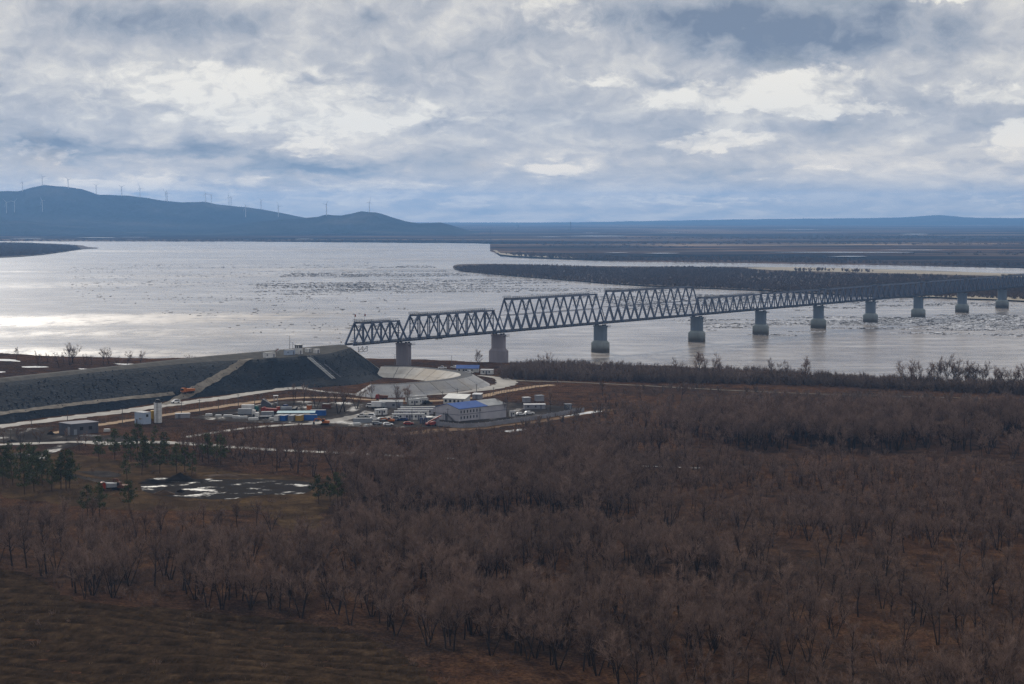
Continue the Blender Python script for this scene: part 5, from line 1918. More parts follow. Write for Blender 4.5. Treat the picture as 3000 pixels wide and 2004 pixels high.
def house(name, label, cat, loc, yaw, L, W, H, wall, roof, kind='flat', rise=1.0, over=.25, windows=(), doors=(), group=None, base=None, frame='white'):
    root = thing(name, label, cat, loc, yaw, group)
    b = MB()
    if kind == 'gable':                      # ridge along x
        b.add([(-L / 2, -W / 2, -.5), (-L / 2, W / 2, -.5), (-L / 2, W / 2, H), (-L / 2, 0, H + rise), (-L / 2, -W / 2, H),
               (L / 2, -W / 2, -.5), (L / 2, W / 2, -.5), (L / 2, W / 2, H), (L / 2, 0, H + rise), (L / 2, -W / 2, H)],
              [(0, 4, 3, 2, 1), (5, 6, 7, 8, 9), (0, 5, 9, 4), (1, 2, 7, 6), (4, 9, 8, 3), (2, 3, 8, 7)])
    elif kind == 'shed':
        b.add([(-L / 2, -W / 2, -.5), (-L / 2, W / 2, -.5), (-L / 2, W / 2, H + rise), (-L / 2, -W / 2, H), (L / 2, -W / 2, -.5), (L / 2, W / 2, -.5), (L / 2, W / 2, H + rise), (L / 2, -W / 2, H)],
              [(0, 3, 2, 1), (4, 5, 6, 7), (0, 4, 7, 3), (1, 2, 6, 5), (3, 7, 6, 2)])
    else:
        b.box(0, 0, -.5, L, W, H + .5)
    part('wall', b, M[wall], root)
    th = .16

    def slope(x0, x1, ya, za, yb, zb, m):
        mb = MB()
        mb.add([(x0, ya, za), (x1, ya, za), (x1, yb, zb), (x0, yb, zb), (x0, ya, za + th), (x1, ya, za + th), (x1, yb, zb + th), (x0, yb, zb + th)],
               [(3, 2, 1, 0), (4, 5, 6, 7), (0, 1, 5, 4), (1, 2, 6, 5), (2, 3, 7, 6), (3, 0, 4, 7)])
        return part('roof', mb, M[m], root)
    x0, x1 = -L / 2 - over, L / 2 + over
    rl = roof if isinstance(roof, (list, tuple)) else [(roof, 1.0)]
    f0 = 0.0
    for m, f1 in rl:
        a, c = x0 + (x1 - x0) * f0, x0 + (x1 - x0) * f1 - (.02 if f1 < 1 else 0)
        if kind == 'gable':
            k = rise / (W / 2)
            slope(a, c, -W / 2 - over, H + .02 - over * k, 0, H + rise + .02, m)
            slope(a, c, W / 2 + over, H + .02 - over * k, .0, H + rise + .02, m)
        elif kind == 'shed':
            k = rise / W
            slope(a, c, -W / 2 - over, H + .02 - over * k, W / 2 + over, H + rise + .02 + over * k, m)
        else:
            part('roof', MB().box((a + c) / 2, 0, H + .01, c - a, W + 2 * over, th), M[m], root)
        f0 = f1
    for (sd_, u, z, w, h) in windows:
        o, al, ou = side_frame(sd_, L, W)
        wn = part('window', panel(o, al, ou, u, z, w, h, -.05, .06), M[frame], root)
        part('pane', panel(o, al, ou, u + .1, z + .1, w - .2, h - .2, .05, .08), M['glass'], wn)
    for (sd_, u, w, h) in doors:
        o, al, ou = side_frame(sd_, L, W)
        part('door', panel(o, al, ou, u, 0.05, w, h, -.05, .07), M['band' if wall != 'dark_wall' else 'grey_paint'], root)
    if base:
        part('plinth', MB().box(0, 0, -.5, L + .12, W + .12, .5 + base), M['dark_wall'], root)
    return root


def near_corner(px, py, yaw, L, W, z=None):
    p = gat(px, py)
    c, s = math.cos(yaw), math.sin(yaw)
    return (p.x + c * L / 2 - s * W / 2, p.y + s * L / 2 + c * W / 2, p.z)


YAW = R(48)
# two-storey site office with the blue roof
L_, W_, H_ = 31, 14.6, 5.5
wins = [('S', .9 + i * 2.05, 3.5, .75, 1.25) for i in range(7)] + [('S', .9 + i * 2.05, .9, .75, 1.25) for i in range(6)]
off_ = house('site_office', 'two-storey pale lilac office block with a bright blue and grey roof', 'building', near_corner(1345, 1235, YAW, L_, W_), YAW, L_, W_, H_, 'lilac_wall', [('blue_roof', .60), ('grey_roof', 1.0)], 'gable', 1.9, .3,
             windows=wins, doors=[('W', 6.2, 1.1, 2.1)], frame='band')
part('floor_band', MB().box(0, -W_ / 2 - .03, 2.75, L_ + .04, .1, .22).box(-L_ / 2 - .03, 0, 2.75, .1, W_ + .16, .22), M['band'], off_)
stw = MB()
for i in range(12):
    stw.box(-L_ / 2 - .8, -.5 - i * .38, 2.7 - i * .235, 1.1, .42, .08)
stw.box(-L_ / 2 - .8, .5, 2.75, 1.3, 1.7, .1)
for y in (-.2, 1.2):
    stw.beam((-L_ / 2 - 1.35, y, -.4), (-L_ / 2 - 1.35, y, 3.8), .09)
stw.beam((-L_ / 2 - 1.35, -.3, 3.75), (-L_ / 2 - 1.35, -5, .9), .08).beam((-L_ / 2 - 1.35, -.3, 3.75), (-L_ / 2 - 1.35, 1.3, 3.75), .08)
part('outside_stairs', stw, M['dark_metal'], off_)
part('downpipe', MB().tube((-L_ / 2 + 13.4, -W_ / 2 - .12, -.2), (-L_ / 2 + 13.4, -W_ / 2 - .12, 5.3), .1, .1, 6), M['grey_paint'], off_)

# other buildings of the site
house('canteen', 'low pale building with a wide white single-pitch roof behind the office', 'building', near_corner(1299, 1183, R(-20), 11.2, 7.2), R(-20), 11.2, 7.2, 2.7, 'pale_wall', 'white_roof', 'shed', 1.5, .35,
      windows=[('S', .7, .9, 1.1, 1.2), ('S', 3.0, .9, 1.1, 1.2), ('S', 5.2, .9, 1.1, 1.2), ('S', 7.3, .9, 1.0, 1.2)], doors=[('S', 9.4, .9, 2.0)], frame='band')
house('storage_shed', 'small grey shed with a snowy roof behind the canteen', 'shed', tuple(gat(1399, 1168)), R(-15), 4.4, 3.5, 2.2, 'grey_wall', 'snow', 'shed', .4, .2, doors=[('S', 1.6, 1.1, 1.9)])
house('river_house', 'small white house with a hipped blue roof by the river', 'building', tuple(gat(1371, 1090)), R(-4), 12.6, 7.4, 2.5, 'pale_wall', 'blue_roof', 'gable', 1.5, .5,
      windows=[('S', 1.0, .8, 1.0, 1.1), ('S', 3.6, .8, .9, 1.1), ('S', 5.2, .8, .9, 1.1)], doors=[('S', 4.7, .4, 2.0), ('S', 8.6, .9, 2.0)], frame='band', base=.2)
house('river_cabin', 'white cabin with a snowy flat roof right of the blue-roofed river house', 'cabin', tuple(gat(1427, 1096)), R(-8), 7.2, 3.6, 2.6, 'white', 'snow', 'flat', 0, .15, windows=[('S', 1.3, .9, .9, 1.0), ('S', 4.7, .9, .9, 1.0)], doors=[('S', 3.0, .9, 2.0)], frame='band')
yb_ = R(44)
house('barrack', 'dark grey concrete hall with a flat roof by the snowy clearing', 'building', near_corner(208, 1276, yb_, 13, 9.5), yb_, 13, 9.5, 4.6, 'dark_wall', 'grey_wall', 'flat', 0, .2,
      windows=[('S', 4.2, 1.8, 1.6, 1.4), ('S', 8.4, 1.8, 1.6, 1.4)], doors=[('W', 7.0, 1.9, 3.4), ('S', 1.4, 1.4, 2.3)], frame='dark_metal')
yc_ = R(55)
house('control_building', 'pale blue batching plant building beside the white silo', 'building', near_corner(421, 1243.5, yc_, 4.4, 5.6), yc_, 4.4, 5.6, 5.0, 'blue_grey_wall', 'grey_paint', 'flat', 0, .1,
      windows=[('W', 2.9, 1.9, .6, .9), ('W', 3.7, 1.9, .6, .9), ('S', 1.3, 3.0, 1.6, 1.4)], doors=[('W', .9, .9, 2.0)], frame='white')
p = gat(450, 1237)
hp = thing('cement_hopper', 'yellow hopper between the pale blue building and the silo', 'hopper', tuple(p), R(20))
part('bin', MB().prism([(-1.2, -1.2), (1.2, -1.2), (1.2, 1.2), (-1.2, 1.2)], 1.6, 5.2, 1.0).add([(-1.2, -1.2, 1.6), (1.2, -1.2, 1.6), (1.2, 1.2, 1.6), (-1.2, 1.2, 1.6), (-.4, -.4, .7), (.4, -.4, .7), (.4, .4, .7), (-.4, .4, .7)], [(0, 4, 5, 1), (1, 5, 6, 2), (2, 6, 7, 3), (3, 7, 4, 0), (4, 7, 6, 5)]), M['yellow_paint'], hp)
part('frame', MB().box(-1.1, -1.1, -.3, .2, .2, 2.2).box(1.1, -1.1, -.3, .2, .2, 2.2).box(1.1, 1.1, -.3, .2, .2, 2.2).box(-1.1, 1.1, -.3, .2, .2, 2.2), M['dark_metal'], hp)
p = gat(463, 1238)
so = thing('cement_silo', 'tall white cylindrical cement silo with a black top', 'silo', tuple(p), 0)
for i in range(5):
    part('ring', MB().tube((0, 0, -.2 + i * 1.82), (0, 0, -.2 + i * 1.82 + 1.76), 1.72, 1.72, 20), M['white'], so)
part('seam', MB().tube((0, 0, 0), (0, 0, 8.7), 1.66, 1.66, 20), M['dark_metal'], so)
part('top', MB().tube((0, 0, 8.9), (0, 0, 9.7), 1.55, 1.1, 20).tube((0, 0, 9.7), (0, 0, 10.3), .9, .9, 12), M['dark_metal'], so)
part('ladder', MB().beam((-.25, -1.85, 0), (-.25, -1.85, 9.6), .08).beam((.25, -1.85, 0), (.25, -1.85, 9.6), .08), M['dark_metal'], so)

# towers on stilts
for lab, px_, py_, bw, bh, lh, mt_ in (('large dark water tank raised on stilts at the end of the office', 1452, 1219, 3.7, 2.9, 3.3, 'grey_wall'),
                                      ('small grey watch box on short stilts in the brown meadow', 1542, 1183, 3.2, 2.3, .8, 'grey_wall'),
                                      ('grey watch box standing behind the low sheds on the right', 1580, 1184, 3.6, 2.6, 1.6, 'grey_wall')):
    p = gat(px_, py_)
    root = thing('watch_tower', lab, 'tower', tuple(p), R(25))
    part('cabin', MB().box(0, 0, lh, bw, bw * .9, bh), M[mt_], root)
    part('roof', MB().box(0, 0, lh + bh + .01, bw + .4, bw * .9 + .4, .15), M['snow'] if 'meadow' in lab else M['grey_paint'], root)
    lg = MB()
    for sx in (-1, 1):
        for sy in (-1, 1):
            part('leg', MB().beam((sx * (bw / 2 + .1), sy * bw * .5, -.4), (sx * (bw / 2 - .2), sy * bw * .42, lh), .22), M['dark_metal'], root)
        lg.beam((sx * bw / 2, -bw * .45, .2), (sx * bw / 2, bw * .45, lh), .12)
    lg.beam((-bw / 2, -bw * .47, .2), (bw / 2, -bw * .43, lh), .12).beam((bw / 2, -bw * .47, .2), (-bw / 2, -bw * .43, lh), .12)
    part('bracing', lg, M['dark_metal'], root)

# guard post on the embankment
def on_bank(px, py):
    return hit(px, py)


p = on_bank(875, 1037)
ya = math.atan2(BD[1], BD[0])
gp2 = thing('guard_tower', 'white two-storey guard tower with an overhanging flat roof on the embankment', 'tower', (p.x, p.y, p.z), ya)
part('wall', MB().box(0, 0, -.3, 3.2, 3.0, 5.4), M['white'], gp2)
part('roof', MB().box(0, 0, 5.12, 4.6, 4.4, .22), M['snow'], gp2)
for sd_, u in (('S', .35), ('S', 1.25), ('S', 2.15), ('W', .4), ('W', 1.7)):
    o, al, ou = side_frame(sd_, 3.2, 3.0)
    w_ = part('window', panel(o, al, ou, u, 3.3, .75, 1.4, -.05, .05), M['band'], gp2)
    part('pane', panel(o, al, ou, u + .08, 3.38, .59, 1.24, .04, .07), M['glass'], w_)
o, al, ou = side_frame('S', 3.2, 3.0)
part('door', panel(o, al, ou, 1.1, 0, .9, 2, -.05, .05), M['band'], gp2)
for nm, lab, px_, py_, l_, w_, h_, wl, rf in (('guard_shed', 'grey shed joined to the foot of the guard tower', 848, 1039, 6.0, 2.6, 2.5, 'blue_grey_wall', 'grey_paint'),
                                             ('guard_cabin', 'long white box cabin left of the guard tower on the embankment', 789, 1047, 6.6, 2.5, 2.6, 'white', 'grey_roof'),
                                             ('guard_hut', 'small white hut just right of the guard tower', 903, 1032, 2.6, 2.2, 2.0, 'white', 'snow'),
                                             ('guard_hut', 'small white hut farthest right on the embankment shelf', 927, 1034.5, 2.8, 2.2, 2.1, 'white', 'snow')):
    p = on_bank(px_, py_)
    house(nm, lab, 'cabin', (p.x, p.y, p.z), ya - R(6), l_, w_, h_, wl, rf, 'flat', 0, .1, windows=[('S', .5, 1.0, .6, .8)] if l_ > 3 else (), doors=[('S', l_ - 1.5, .8, 1.8)], frame='band')
p = on_bank(812, 1036)
sg = thing('warning_sign', 'white and red notice board on the embankment edge', 'sign', (p.x, p.y, p.z), ya - R(40))
part('board', MB().box(0, 0, 1.3, 1.7, .08, 1.5), M['white'], sg)
part('red_stripe', MB().beam((-.75, -.07, 1.45), (.75, -.07, 2.65), .06, .3), M['red_paint'], sg)
part('post', MB().box(-.6, .06, -.3, .1, .08, 1.7).box(.6, .06, -.3, .1, .08, 1.7), M['dark_metal'], sg)
for lab, px_, top, base in (('tall lamp post beside the guard tower', 849, 985, 1026), ('short lamp post touching the guard tower on its left', 858, 1003, 1030)):
    p = on_bank(px_, base)
    h = (base - top) * math.hypot(p.x, p.y) / F
    lp = thing('lamp_post', lab, 'lamp post', (p.x, p.y, p.z), 0)
    part('pole', MB().tube((0, 0, -.3), (0, 0, h), .16, .09, 8), M['pole'], lp)
    part('lamp_arm', MB().beam((0, 0, h), (-1.2, 0, h + .25), .1), M['pole'], lp)
    part('lamp_head', MB().box(-1.4, 0, h + .17, .7, .3, .16), M['grey_paint'], lp)
p = gat(1157, 1070)
h = 32 * math.hypot(p.x, p.y) / F
lp = thing('lamp_post', 'twin-headed lamp post on the bank left of the first pier', 'lamp post', tuple(p), 0)
part('pole', MB().tube((0, 0, -.3), (0, 0, h), .16, .1, 8), M['pole'], lp)
for s in (-1, 1):
    part('lamp_arm', MB().beam((0, 0, h - .1), (s * 1.1, 0, h + .35), .1), M['pole'], lp)
    part('lamp_head', MB().box(s * 1.3, 0, h + .3, .6, .3, .14), M['grey_paint'], lp)

# stairs down the embankment
a, b = on_bank(905, 1048.5), on_bank(978, 1111)
stt = thing('embankment_stairs', 'white stairway running down the dark embankment slope', 'stairs', tuple(a), 0)
d = b - a
nst = 26
for i in range(nst):
    q0, q1 = d * (i / nst), d * ((i + 1) / nst)
    c = (q0 + q1) / 2
    part('step', MB().box(c.x, c.y, max(q0.z, q1.z) + .12, 1.9, (d.xy.length / nst) * .96, .16, math.atan2(d.y, d.x) - math.pi / 2), M['snow' if i % 3 else 'pale_wall'], stt)
sdv = Vector((-d.y, d.x, 0)).normalized()
for s in (-1, 1):
    part('stringer', MB().beam(sdv * s * 1.0 + Vector((0, 0, .3)), d + sdv * s * 1.0 + Vector((0, 0, .3)), .18, .4), M['pale_wall'], stt)
    rr = MB().beam(sdv * s * 1.05 + Vector((0, 0, 1.35)), d + sdv * s * 1.05 + Vector((0, 0, 1.35)), .08)
    for i in range(0, nst + 1, 3):
        q = d * (i / nst) + sdv * s * 1.05
        rr.beam(q + Vector((0, 0, .2)), q + Vector((0, 0, 1.4)), .07)
    part('handrail', rr, M['grey_paint'], stt)
ribbon('drain_channel', [(951, 1067), (975, 1087), (999, 1106)], 1.2, M['dark_wall'], .15, jitter=0)

# ------------------------------------------------------------------ cabins and containers
def cabin(label, px, py, yaw, L, wall='white', roof='grey_roof', h=2.5, name='site_cabin', cat='cabin', grp='cabins of the construction site'):
    return house(name, label, cat, tuple(gat(px, py)), R(yaw), L, 2.5, h, wall, roof, 'flat', 0, .12, windows=[('S', L * .18, .95, .8, 1.0), ('S', L * .62, .95, .8, 1.0)], doors=[('S', L * .42, .85, 2.0)], frame='band', group=grp)


cabin('white cabin standing alone with a snowy roof beside the parked cars', 1116, 1215, 32, 5.4, 'white', 'snow')
rows_ = [(1228.5, (1166, 1200, 1226), 'front'), (1220, (1172, 1206, 1240), 'second'), (1213.5, (1182, 1216, 1252), 'third'), (1207, (1190, 1224, 1258), 'rearmost')]
for py_, xs_, nm in rows_:
    for x, side in zip(xs_, ('left', 'middle', 'right')):
        cabin(f'{side} flat-roofed cabin of the {nm} row left of the office', x, py_, 6, 5.2, 'lilac_wall' if (x + int(py_)) % 3 else 'white', 'snow' if (x % 2) else 'grey_roof', 2.4)
for i, (x, y) in enumerate(((1212, 1186), (1236, 1183), (1206, 1177.5), (1232, 1175))):
    cabin(('left front', 'right front', 'left rear', 'right rear')[i] + ' of four white cabins stepped beside the canteen', x, y, 28, 5.8, 'pale_wall', 'grey_roof', 2.7)
house('grey_workshop', 'long low dark grey workshop in the middle of the yard', 'shed', tuple(gat(1146, 1194)), R(3), 11, 4.5, 2.8, 'grey_wall', 'grey_roof', 'shed', .5, .2, windows=[('S', 2, 1, 1.2, .9), ('S', 6, 1, 1.2, .9)], doors=[('S', 8.6, 1.4, 2.1)], frame='band')
house('fuel_kiosk', 'little kiosk with a bright white roof beside the office gable', 'shed', tuple(gat(1259, 1237)), R(10), 2.6, 2.4, 2.2, 'grey_wall', 'white_roof', 'shed', .25, .2, doors=[('S', .8, .8, 1.8)])
house('fuel_kiosk', 'little kiosk with a grey roof at the office gable corner', 'shed', tuple(gat(1277, 1238)), R(10), 2.8, 2.4, 2.2, 'grey_wall', 'grey_roof', 'shed', .25, .2, doors=[('S', .8, .8, 1.8)])
for i, x in enumerate((1235, 1247)):
    house('portable_toilet', ('left' if i == 0 else 'right') + ' one of two dark blue portable toilets', 'toilet', tuple(gat(x, 1240)), R(8), 1.3, 1.3, 2.2, 'navy_paint', 'navy_paint', 'flat', 0, .06, doors=[('S', .25, .75, 1.9)])
house('low_barracks', 'long low grey building behind the perimeter wall on the right', 'building', tuple(gat(1566, 1198)), R(4), 10, 4, 2.2, 'grey_wall', 'snow', 'flat', 0, .2, windows=[('S', 1.4, .9, .8, .9), ('S', 5, .9, .8, .9)], doors=[('S', 7.4, .9, 1.9)], frame='band')
house('gatehouse', 'small dark gatehouse at the right end of the perimeter wall', 'building', tuple(gat(1664, 1199)), R(20), 3.0, 2.6, 2.4, 'dark_wall', 'grey_paint', 'flat', 0, .2, windows=[('S', .4, 1.1, .8, .9)], doors=[('S', 1.7, .8, 1.9)], frame='white')
house('wall_cabin', 'small white cabin just inside the perimeter wall', 'cabin', tuple(gat(1500, 1220)), R(12), 2.4, 2.2, 2.3, 'white', 'grey_paint', 'flat', 0, .1, doors=[('S', .4, .7, 1.9)], windows=[('S', 1.35, 1.0, .7, .8)], frame='band')
house('equipment_shed', 'low shed with snow on its roof near the sand track on the left', 'shed', tuple(gat(535, 1224)), R(15), 6.5, 3, 1.9, 'grey_wall', 'grey_roof', 'flat', 0, .15, doors=[('S', 1, 1.2, 1.7)])


def container(label, px, py, yaw, L, m, h=2.55, name='shipping_container', group='containers in the yard', door=None):
    root = thing(name, label, 'container', tuple(gat(px, py)), R(yaw), group)
    W = 2.4
    part('body', MB().box(0, 0, .1, L - .1, W - .1, h - .2), M[m], root)
    fr = MB()
    for sx in (-1, 1):
        for sy in (-1, 1):
            fr.box(sx * (L / 2 - .07), sy * (W / 2 - .07), 0, .16, .16, h)
    for sy in (-1, 1):
        fr.box(0, sy * (W / 2 - .06), h - .16, L, .14, .16).box(0, sy * (W / 2 - .06), .02, L, .14, .16)
    part('frame', fr, M[m], root)
    rb = MB()
    for x in np.arange(-L / 2 + .4, L / 2 - .3, .55):
        rb.box(x, -W / 2 + .04, .2, .2, .06, h - .4)
    part('rib', rb, M[m], root)
    for y in (-.56, .56):
        part('door', MB().box(-L / 2 + .03, y, .16, .08, 1.06, h - .34), M[door or m], root)
    part('roof', MB().box(0, 0, h - .1, L - .2, W - .2, .1), M['grey_roof' if m != 'snow' else m], root)
    return root


container('bright blue container standing apart at the right end of the row', 932, 1217, 0, 7.2, 'blue_paint')
container('blue container at the right end of the row under the pale shelter roof', 906, 1231, 0, 7.0, 'blue_paint')
container('white-doored container at the left end of the row under the shelter roof', 818, 1232, 70, 6.0, 'grey_paint', door='white')
container('blue container with its end to the viewer, second from the left under the shelter', 836, 1232, 70, 6.0, 'blue_paint')
container('grey container in the middle of the row under the shelter', 858, 1232, 75, 6.0, 'grey_paint')
container('yellow container in the row under the shelter', 880, 1232, 75, 6.0, 'yellow_paint')
container('small orange container beneath the yard trees', 906, 1200, 5, 2.4, 'orange_paint', 2.2)
container('brown rusty container right of the orange one', 957, 1197, -8, 4.0, 'brown_paint', 2.3)
container('long grey container in front of the parked cars', 1062, 1238, 2, 8.2, 'grey_paint', 2.0)
container('grey container behind the two white tractor cabs', 784, 1222, 3, 5.6, 'grey_paint', 2.6)
sh_ = thing('shelter', 'pale blue shelter roof over the row of containers', 'shelter', tuple(gat(868, 1228)), R(3))
part('roof', MB().add([(-8.5, -2.6, 3.0), (8.5, -2.6, 3.0), (8.5, 3.2, 3.35), (-8.5, 3.2, 3.35), (-8.5, -2.6, 3.12), (8.5, -2.6, 3.12), (8.5, 3.2, 3.47), (-8.5, 3.2, 3.47)], [(3, 2, 1, 0), (4, 5, 6, 7), (0, 1, 5, 4), (1, 2, 6, 5), (2, 3, 7, 6), (3, 0, 4, 7)]), M['teal_paint'], sh_)
for x in (-8.2, -2.8, 2.8, 8.2):
    part('post', MB().box(x, -3.2 + .75, -.3, .14, .14, 3.35), M['dark_metal'], sh_)


# ------------------------------------------------------------------ vehicles (x forward)
def wheels(root, xs, y, r, w=.28):
    for x in xs:
        for s in (-1, 1):
            part('wheel', MB().tube((x, s * y - w / 2 * s, r), (x, s * y + w / 2 * s, r), r, r, 10), M['rubber'], root)


def car(label, px, py, yaw, paint, kind='car', p=None, group='cars parked about the site'):
    p = p or tuple(gat(px, py))
    root = thing('pickup_truck' if kind == 'pickup' else 'parked_car', label, 'pickup' if kind == 'pickup' else 'car', p, R(yaw), group)
    if kind == 'pickup':
        part('body', MB().prof([(-2.6, .45), (2.5, .45), (2.6, .7), (2.5, 1.05), (1.3, 1.15), (.9, 1.75), (-.6, 1.78), (-.75, 1.2), (-2.6, 1.15)], -.92, .92), M[paint], root)
        part('bed_cover', MB().box(-1.68, 0, 1.16, 1.75, 1.6, .12), M['olive_paint'], root)
        part('window_band', MB().prof([(1.2, 1.16), (.86, 1.68), (-.5, 1.7), (-.6, 1.22)], -.94, .94), M['glass'], root)
        wheels(root, (-1.65, 1.6), .8, .38)
    else:
        top = 1.75 if kind == 'suv' else 1.45
        part('body', MB().prof([(-2.2, .35), (2.2, .35), (2.25, .7), (2.1, .92), (1.1, 1.0), (.4, top), (-1.5, top), (-2.1, 1.05), (-2.25, .9)], -.88, .88), M[paint], root)
        part('window_band', MB().prof([(1.0, 1.02), (.38, top - .1), (-1.42, top - .1), (-1.9, 1.06)], -.9, .9), M['glass'], root)
        wheels(root, (-1.4, 1.4), .76, .34)
    for s in (-1, 1):
        part('headlight', MB().box(2.2 if kind != 'pickup' else 2.54, s * .62, .68, .1, .36, .18), M['white_gloss'], root)
    return root


def truck(label, px, py, yaw, cabc, cargo, cargoc, L=7.5, p=None, name='truck', group='trucks parked in the yard'):
    p = p or tuple(gat(px, py))
    root = thing(name, label, 'truck', p, R(yaw), group)
    f = L / 2
    part('cab', MB().prof([(f - 1.9, .7), (f, .7), (f, 1.6), (f - .25, 2.75), (f - 1.7, 2.85), (f - 1.9, 2.6)], -1.15, 1.15), M[cabc], root)
    part('windscreen', MB().prof([(f - .03, 1.65), (f + .03, 1.65), (f - .2, 2.55), (f - .28, 2.55)], -1.0, 1.0), M['glass'], root)
    part('chassis', MB().box(-.2, 0, .55, L - .6, .9, .3), M['dark_metal'], root)
    if cargo == 'box':
        part('cargo_box', MB().box(-1.0, 0, .95, L - 2.2, 2.4, 2.4).box(-1.0, 0, 3.34, L - 2.3, 2.3, .06), M[cargoc], root)
    elif cargo == 'dump':
        part('dump_body', MB().prof([(-f, 1.1), (f - 2.2, 1.0), (f - 2.0, 2.4), (f - 1.2, 3.0), (f - 1.2, 3.1), (f - 2.2, 2.5), (-f - .3, 2.2)], -1.2, 1.2), M[cargoc], root)
    elif cargo == 'tank':
        part('tank', MB().tube((-f, 0, 1.9), (f - 2.2, 0, 1.9), 1.05, 1.05, 14), M[cargoc], root)
    else:
        part('flatbed', MB().box(-1.0, 0, .9, L - 2.1, 2.4, .22).box(-f + .1, 0, 1.1, .1, 2.4, .6), M[cargoc], root)
    wheels(root, (f - 1.0, -f + .9, -f + 2.1), 1.0, .5, .34)
    for s in (-1, 1):
        part('headlight', MB().box(f + .02, s * .85, .9, .08, .34, .22), M['white_gloss'], root)
    return root


def excavator(label, px, py, yaw, paint, s=1.0, boom=1.0, name='excavator'):
    root = thing(name, label, 'excavator', tuple(gat(px, py)), R(yaw), 'excavators at work')
    for y in (-1.0, 1.0):
        part('track', MB().prof([(-1.7, .1), (1.7, .1), (2.0, .45), (1.7, .85), (-1.7, .85), (-2.0, .45)], y - .28, y + .28), M['rubber'], root)
    part('house', MB().prof([(-2.1, 1.0), (1.1, 1.0), (1.1, 1.9), (-.4, 2.1), (-2.1, 1.9)], -1.2, 1.2), M[paint], root)
    part('cab', MB().prof([(-.2, 1.9), (1.2, 1.2), (1.3, 2.2), (1.0, 2.9), (-.2, 2.9)], .3, 1.2), M[paint], root)
    part('cab_glass', MB().prof([(.1, 2.05), (1.24, 1.6), (1.33, 2.2), (1.05, 2.78), (.1, 2.78)], .26, 1.24), M['glass'], root)
    part('boom', MB().beam((.8, -.2, 1.5), (2.8, -.2, 3.9 * boom), .45, .6).beam((2.7, -.2, 3.85 * boom), (4.6, -.2, 3.7 * boom), .4, .5), M[paint], root)
    part('stick', MB().beam((4.5, -.2, 3.9 * boom), (5.2, -.2, 1.4), .32, .42), M[paint], root)
    part('bucket', MB().prof([(5.0, 1.4), (5.5, 1.3), (5.6, .6), (5.1, .25), (4.6, .6)], -.7, .3), M['dark_metal'], root)
    root.scale = (s,) * 3
    return root


car('white off-road car parked by the grey workshop', 1086, 1193, -10, 'white_gloss', 'suv')
car('pickup with an olive tarpaulin over its bed', 1061, 1222, 175, 'white', 'pickup')
car('white off-road car right behind the tarpaulin pickup', 1085, 1222, 170, 'white_gloss', 'suv')
car('dark blue car in front of the cabin row', 1180, 1233, 160, 'navy_paint')
car('small white car nearest the tarpaulin pickup in the front row', 1098, 1231, 10, 'white_gloss')
car('white car left of the orange excavator', 1121, 1232, 20, 'white')
car('pale green car right of the orange excavator', 1158, 1232, 165, 'grey_paint', 'suv')
car('black van-like car beside the stepped white cabins', 1254, 1184, 15, 'dark_metal', 'suv')
car('dark red car low in the front clutter of the yard', 1197, 1245, 5, 'red_paint')
car('white car half hidden by twigs at the front of the yard', 1137, 1247, 12, 'white_gloss')
car('grey car left in the front clutter of the yard', 1105, 1244, -12, 'grey_paint')
car('white car inside the perimeter wall, nearer the small cabin', 1526, 1217, 10, 'white_gloss')
car('white car inside the perimeter wall, farther from the small cabin', 1551, 1213.5, 14, 'white_gloss')
car('white pickup on the bank behind the concrete basin', 1296, 1081, 175, 'white_gloss', 'pickup')
car('white pickup left of the blue-roofed river house', 1333, 1079, 150, 'white_gloss', 'pickup')
car('white pickup in front of the blue-roofed river house', 1374, 1094, 165, 'white_gloss', 'pickup')
car('white car beyond the crest of the embankment on the left', 367, 1077.5, 10, 'white_gloss')
p = hit(514, 1181.5)
car('white car at the foot of the dirt ramp', 0, 0, 215, 'white_gloss', 'suv', p=(p.x, p.y, p.z + .2))
p = hit(550, 1154)
truck('orange dump truck driving down the dirt ramp', 0, 0, 232, 'orange_paint', 'dump', 'orange_paint', 7.4, p=(p.x, p.y, p.z + .3), name='dump_truck')
truck('white box truck with a dark green cab in the left yard', 733, 1207, 4, 'green_paint', 'box', 'white', 8.0)
truck('grey box truck with a white cab, left of two white cabs', 724, 1219, 2, 'white', 'box', 'grey_paint', 8.2)
truck('white-cabbed flatbed truck with its cab to the left', 772, 1226, 186, 'white', 'flat', 'grey_paint', 7.6)
truck('dark red dump truck behind the white cabs', 788, 1211, 172, 'red_paint', 'dump', 'red_paint', 7.0)
truck('red-cabbed tank truck with a grey tank', 832, 1209, 184, 'red_paint', 'tank', 'grey_paint', 7.4)
truck('dark blue flatbed truck behind the tank truck', 850, 1203, 165, 'navy_paint', 'flat', 'dark_metal', 6.8)
truck('white-topped flatbed truck parked at the grey workshop', 1109, 1197, 0, 'grey_paint', 'box', 'snow', 7.0)
truck('rust red truck under the trees at the back of the yard', 1118, 1172, 178, 'red_paint', 'dump', 'brown_paint', 6.0)
truck('red-nosed truck parked between the pines and the muddy pool', 321, 1436, 200, 'red_paint', 'dump', 'grey_paint', 6.6)
excavator('rust red excavator beside the red-nosed truck near the pool', 358, 1437, 140, 'brown_paint', 1.0, .9)
excavator('rusty orange excavator with its arm bent over the site road', 952, 1245, 178, 'orange_paint', .95, .75)
excavator('bright orange excavator among the parked cars', 1144, 1239, 175, 'orange_paint', .85, .6)
cr_ = thing('truck_crane', 'red crane with a low boom at the office corner', 'crane', tuple(gat(1264, 1247)), R(25))
part('body', MB().prof([(-2.6, .5), (2.4, .5), (2.4, 1.5), (1.2, 1.9), (-2.6, 1.2)], -1.1, 1.1), M['red_paint'], cr_)
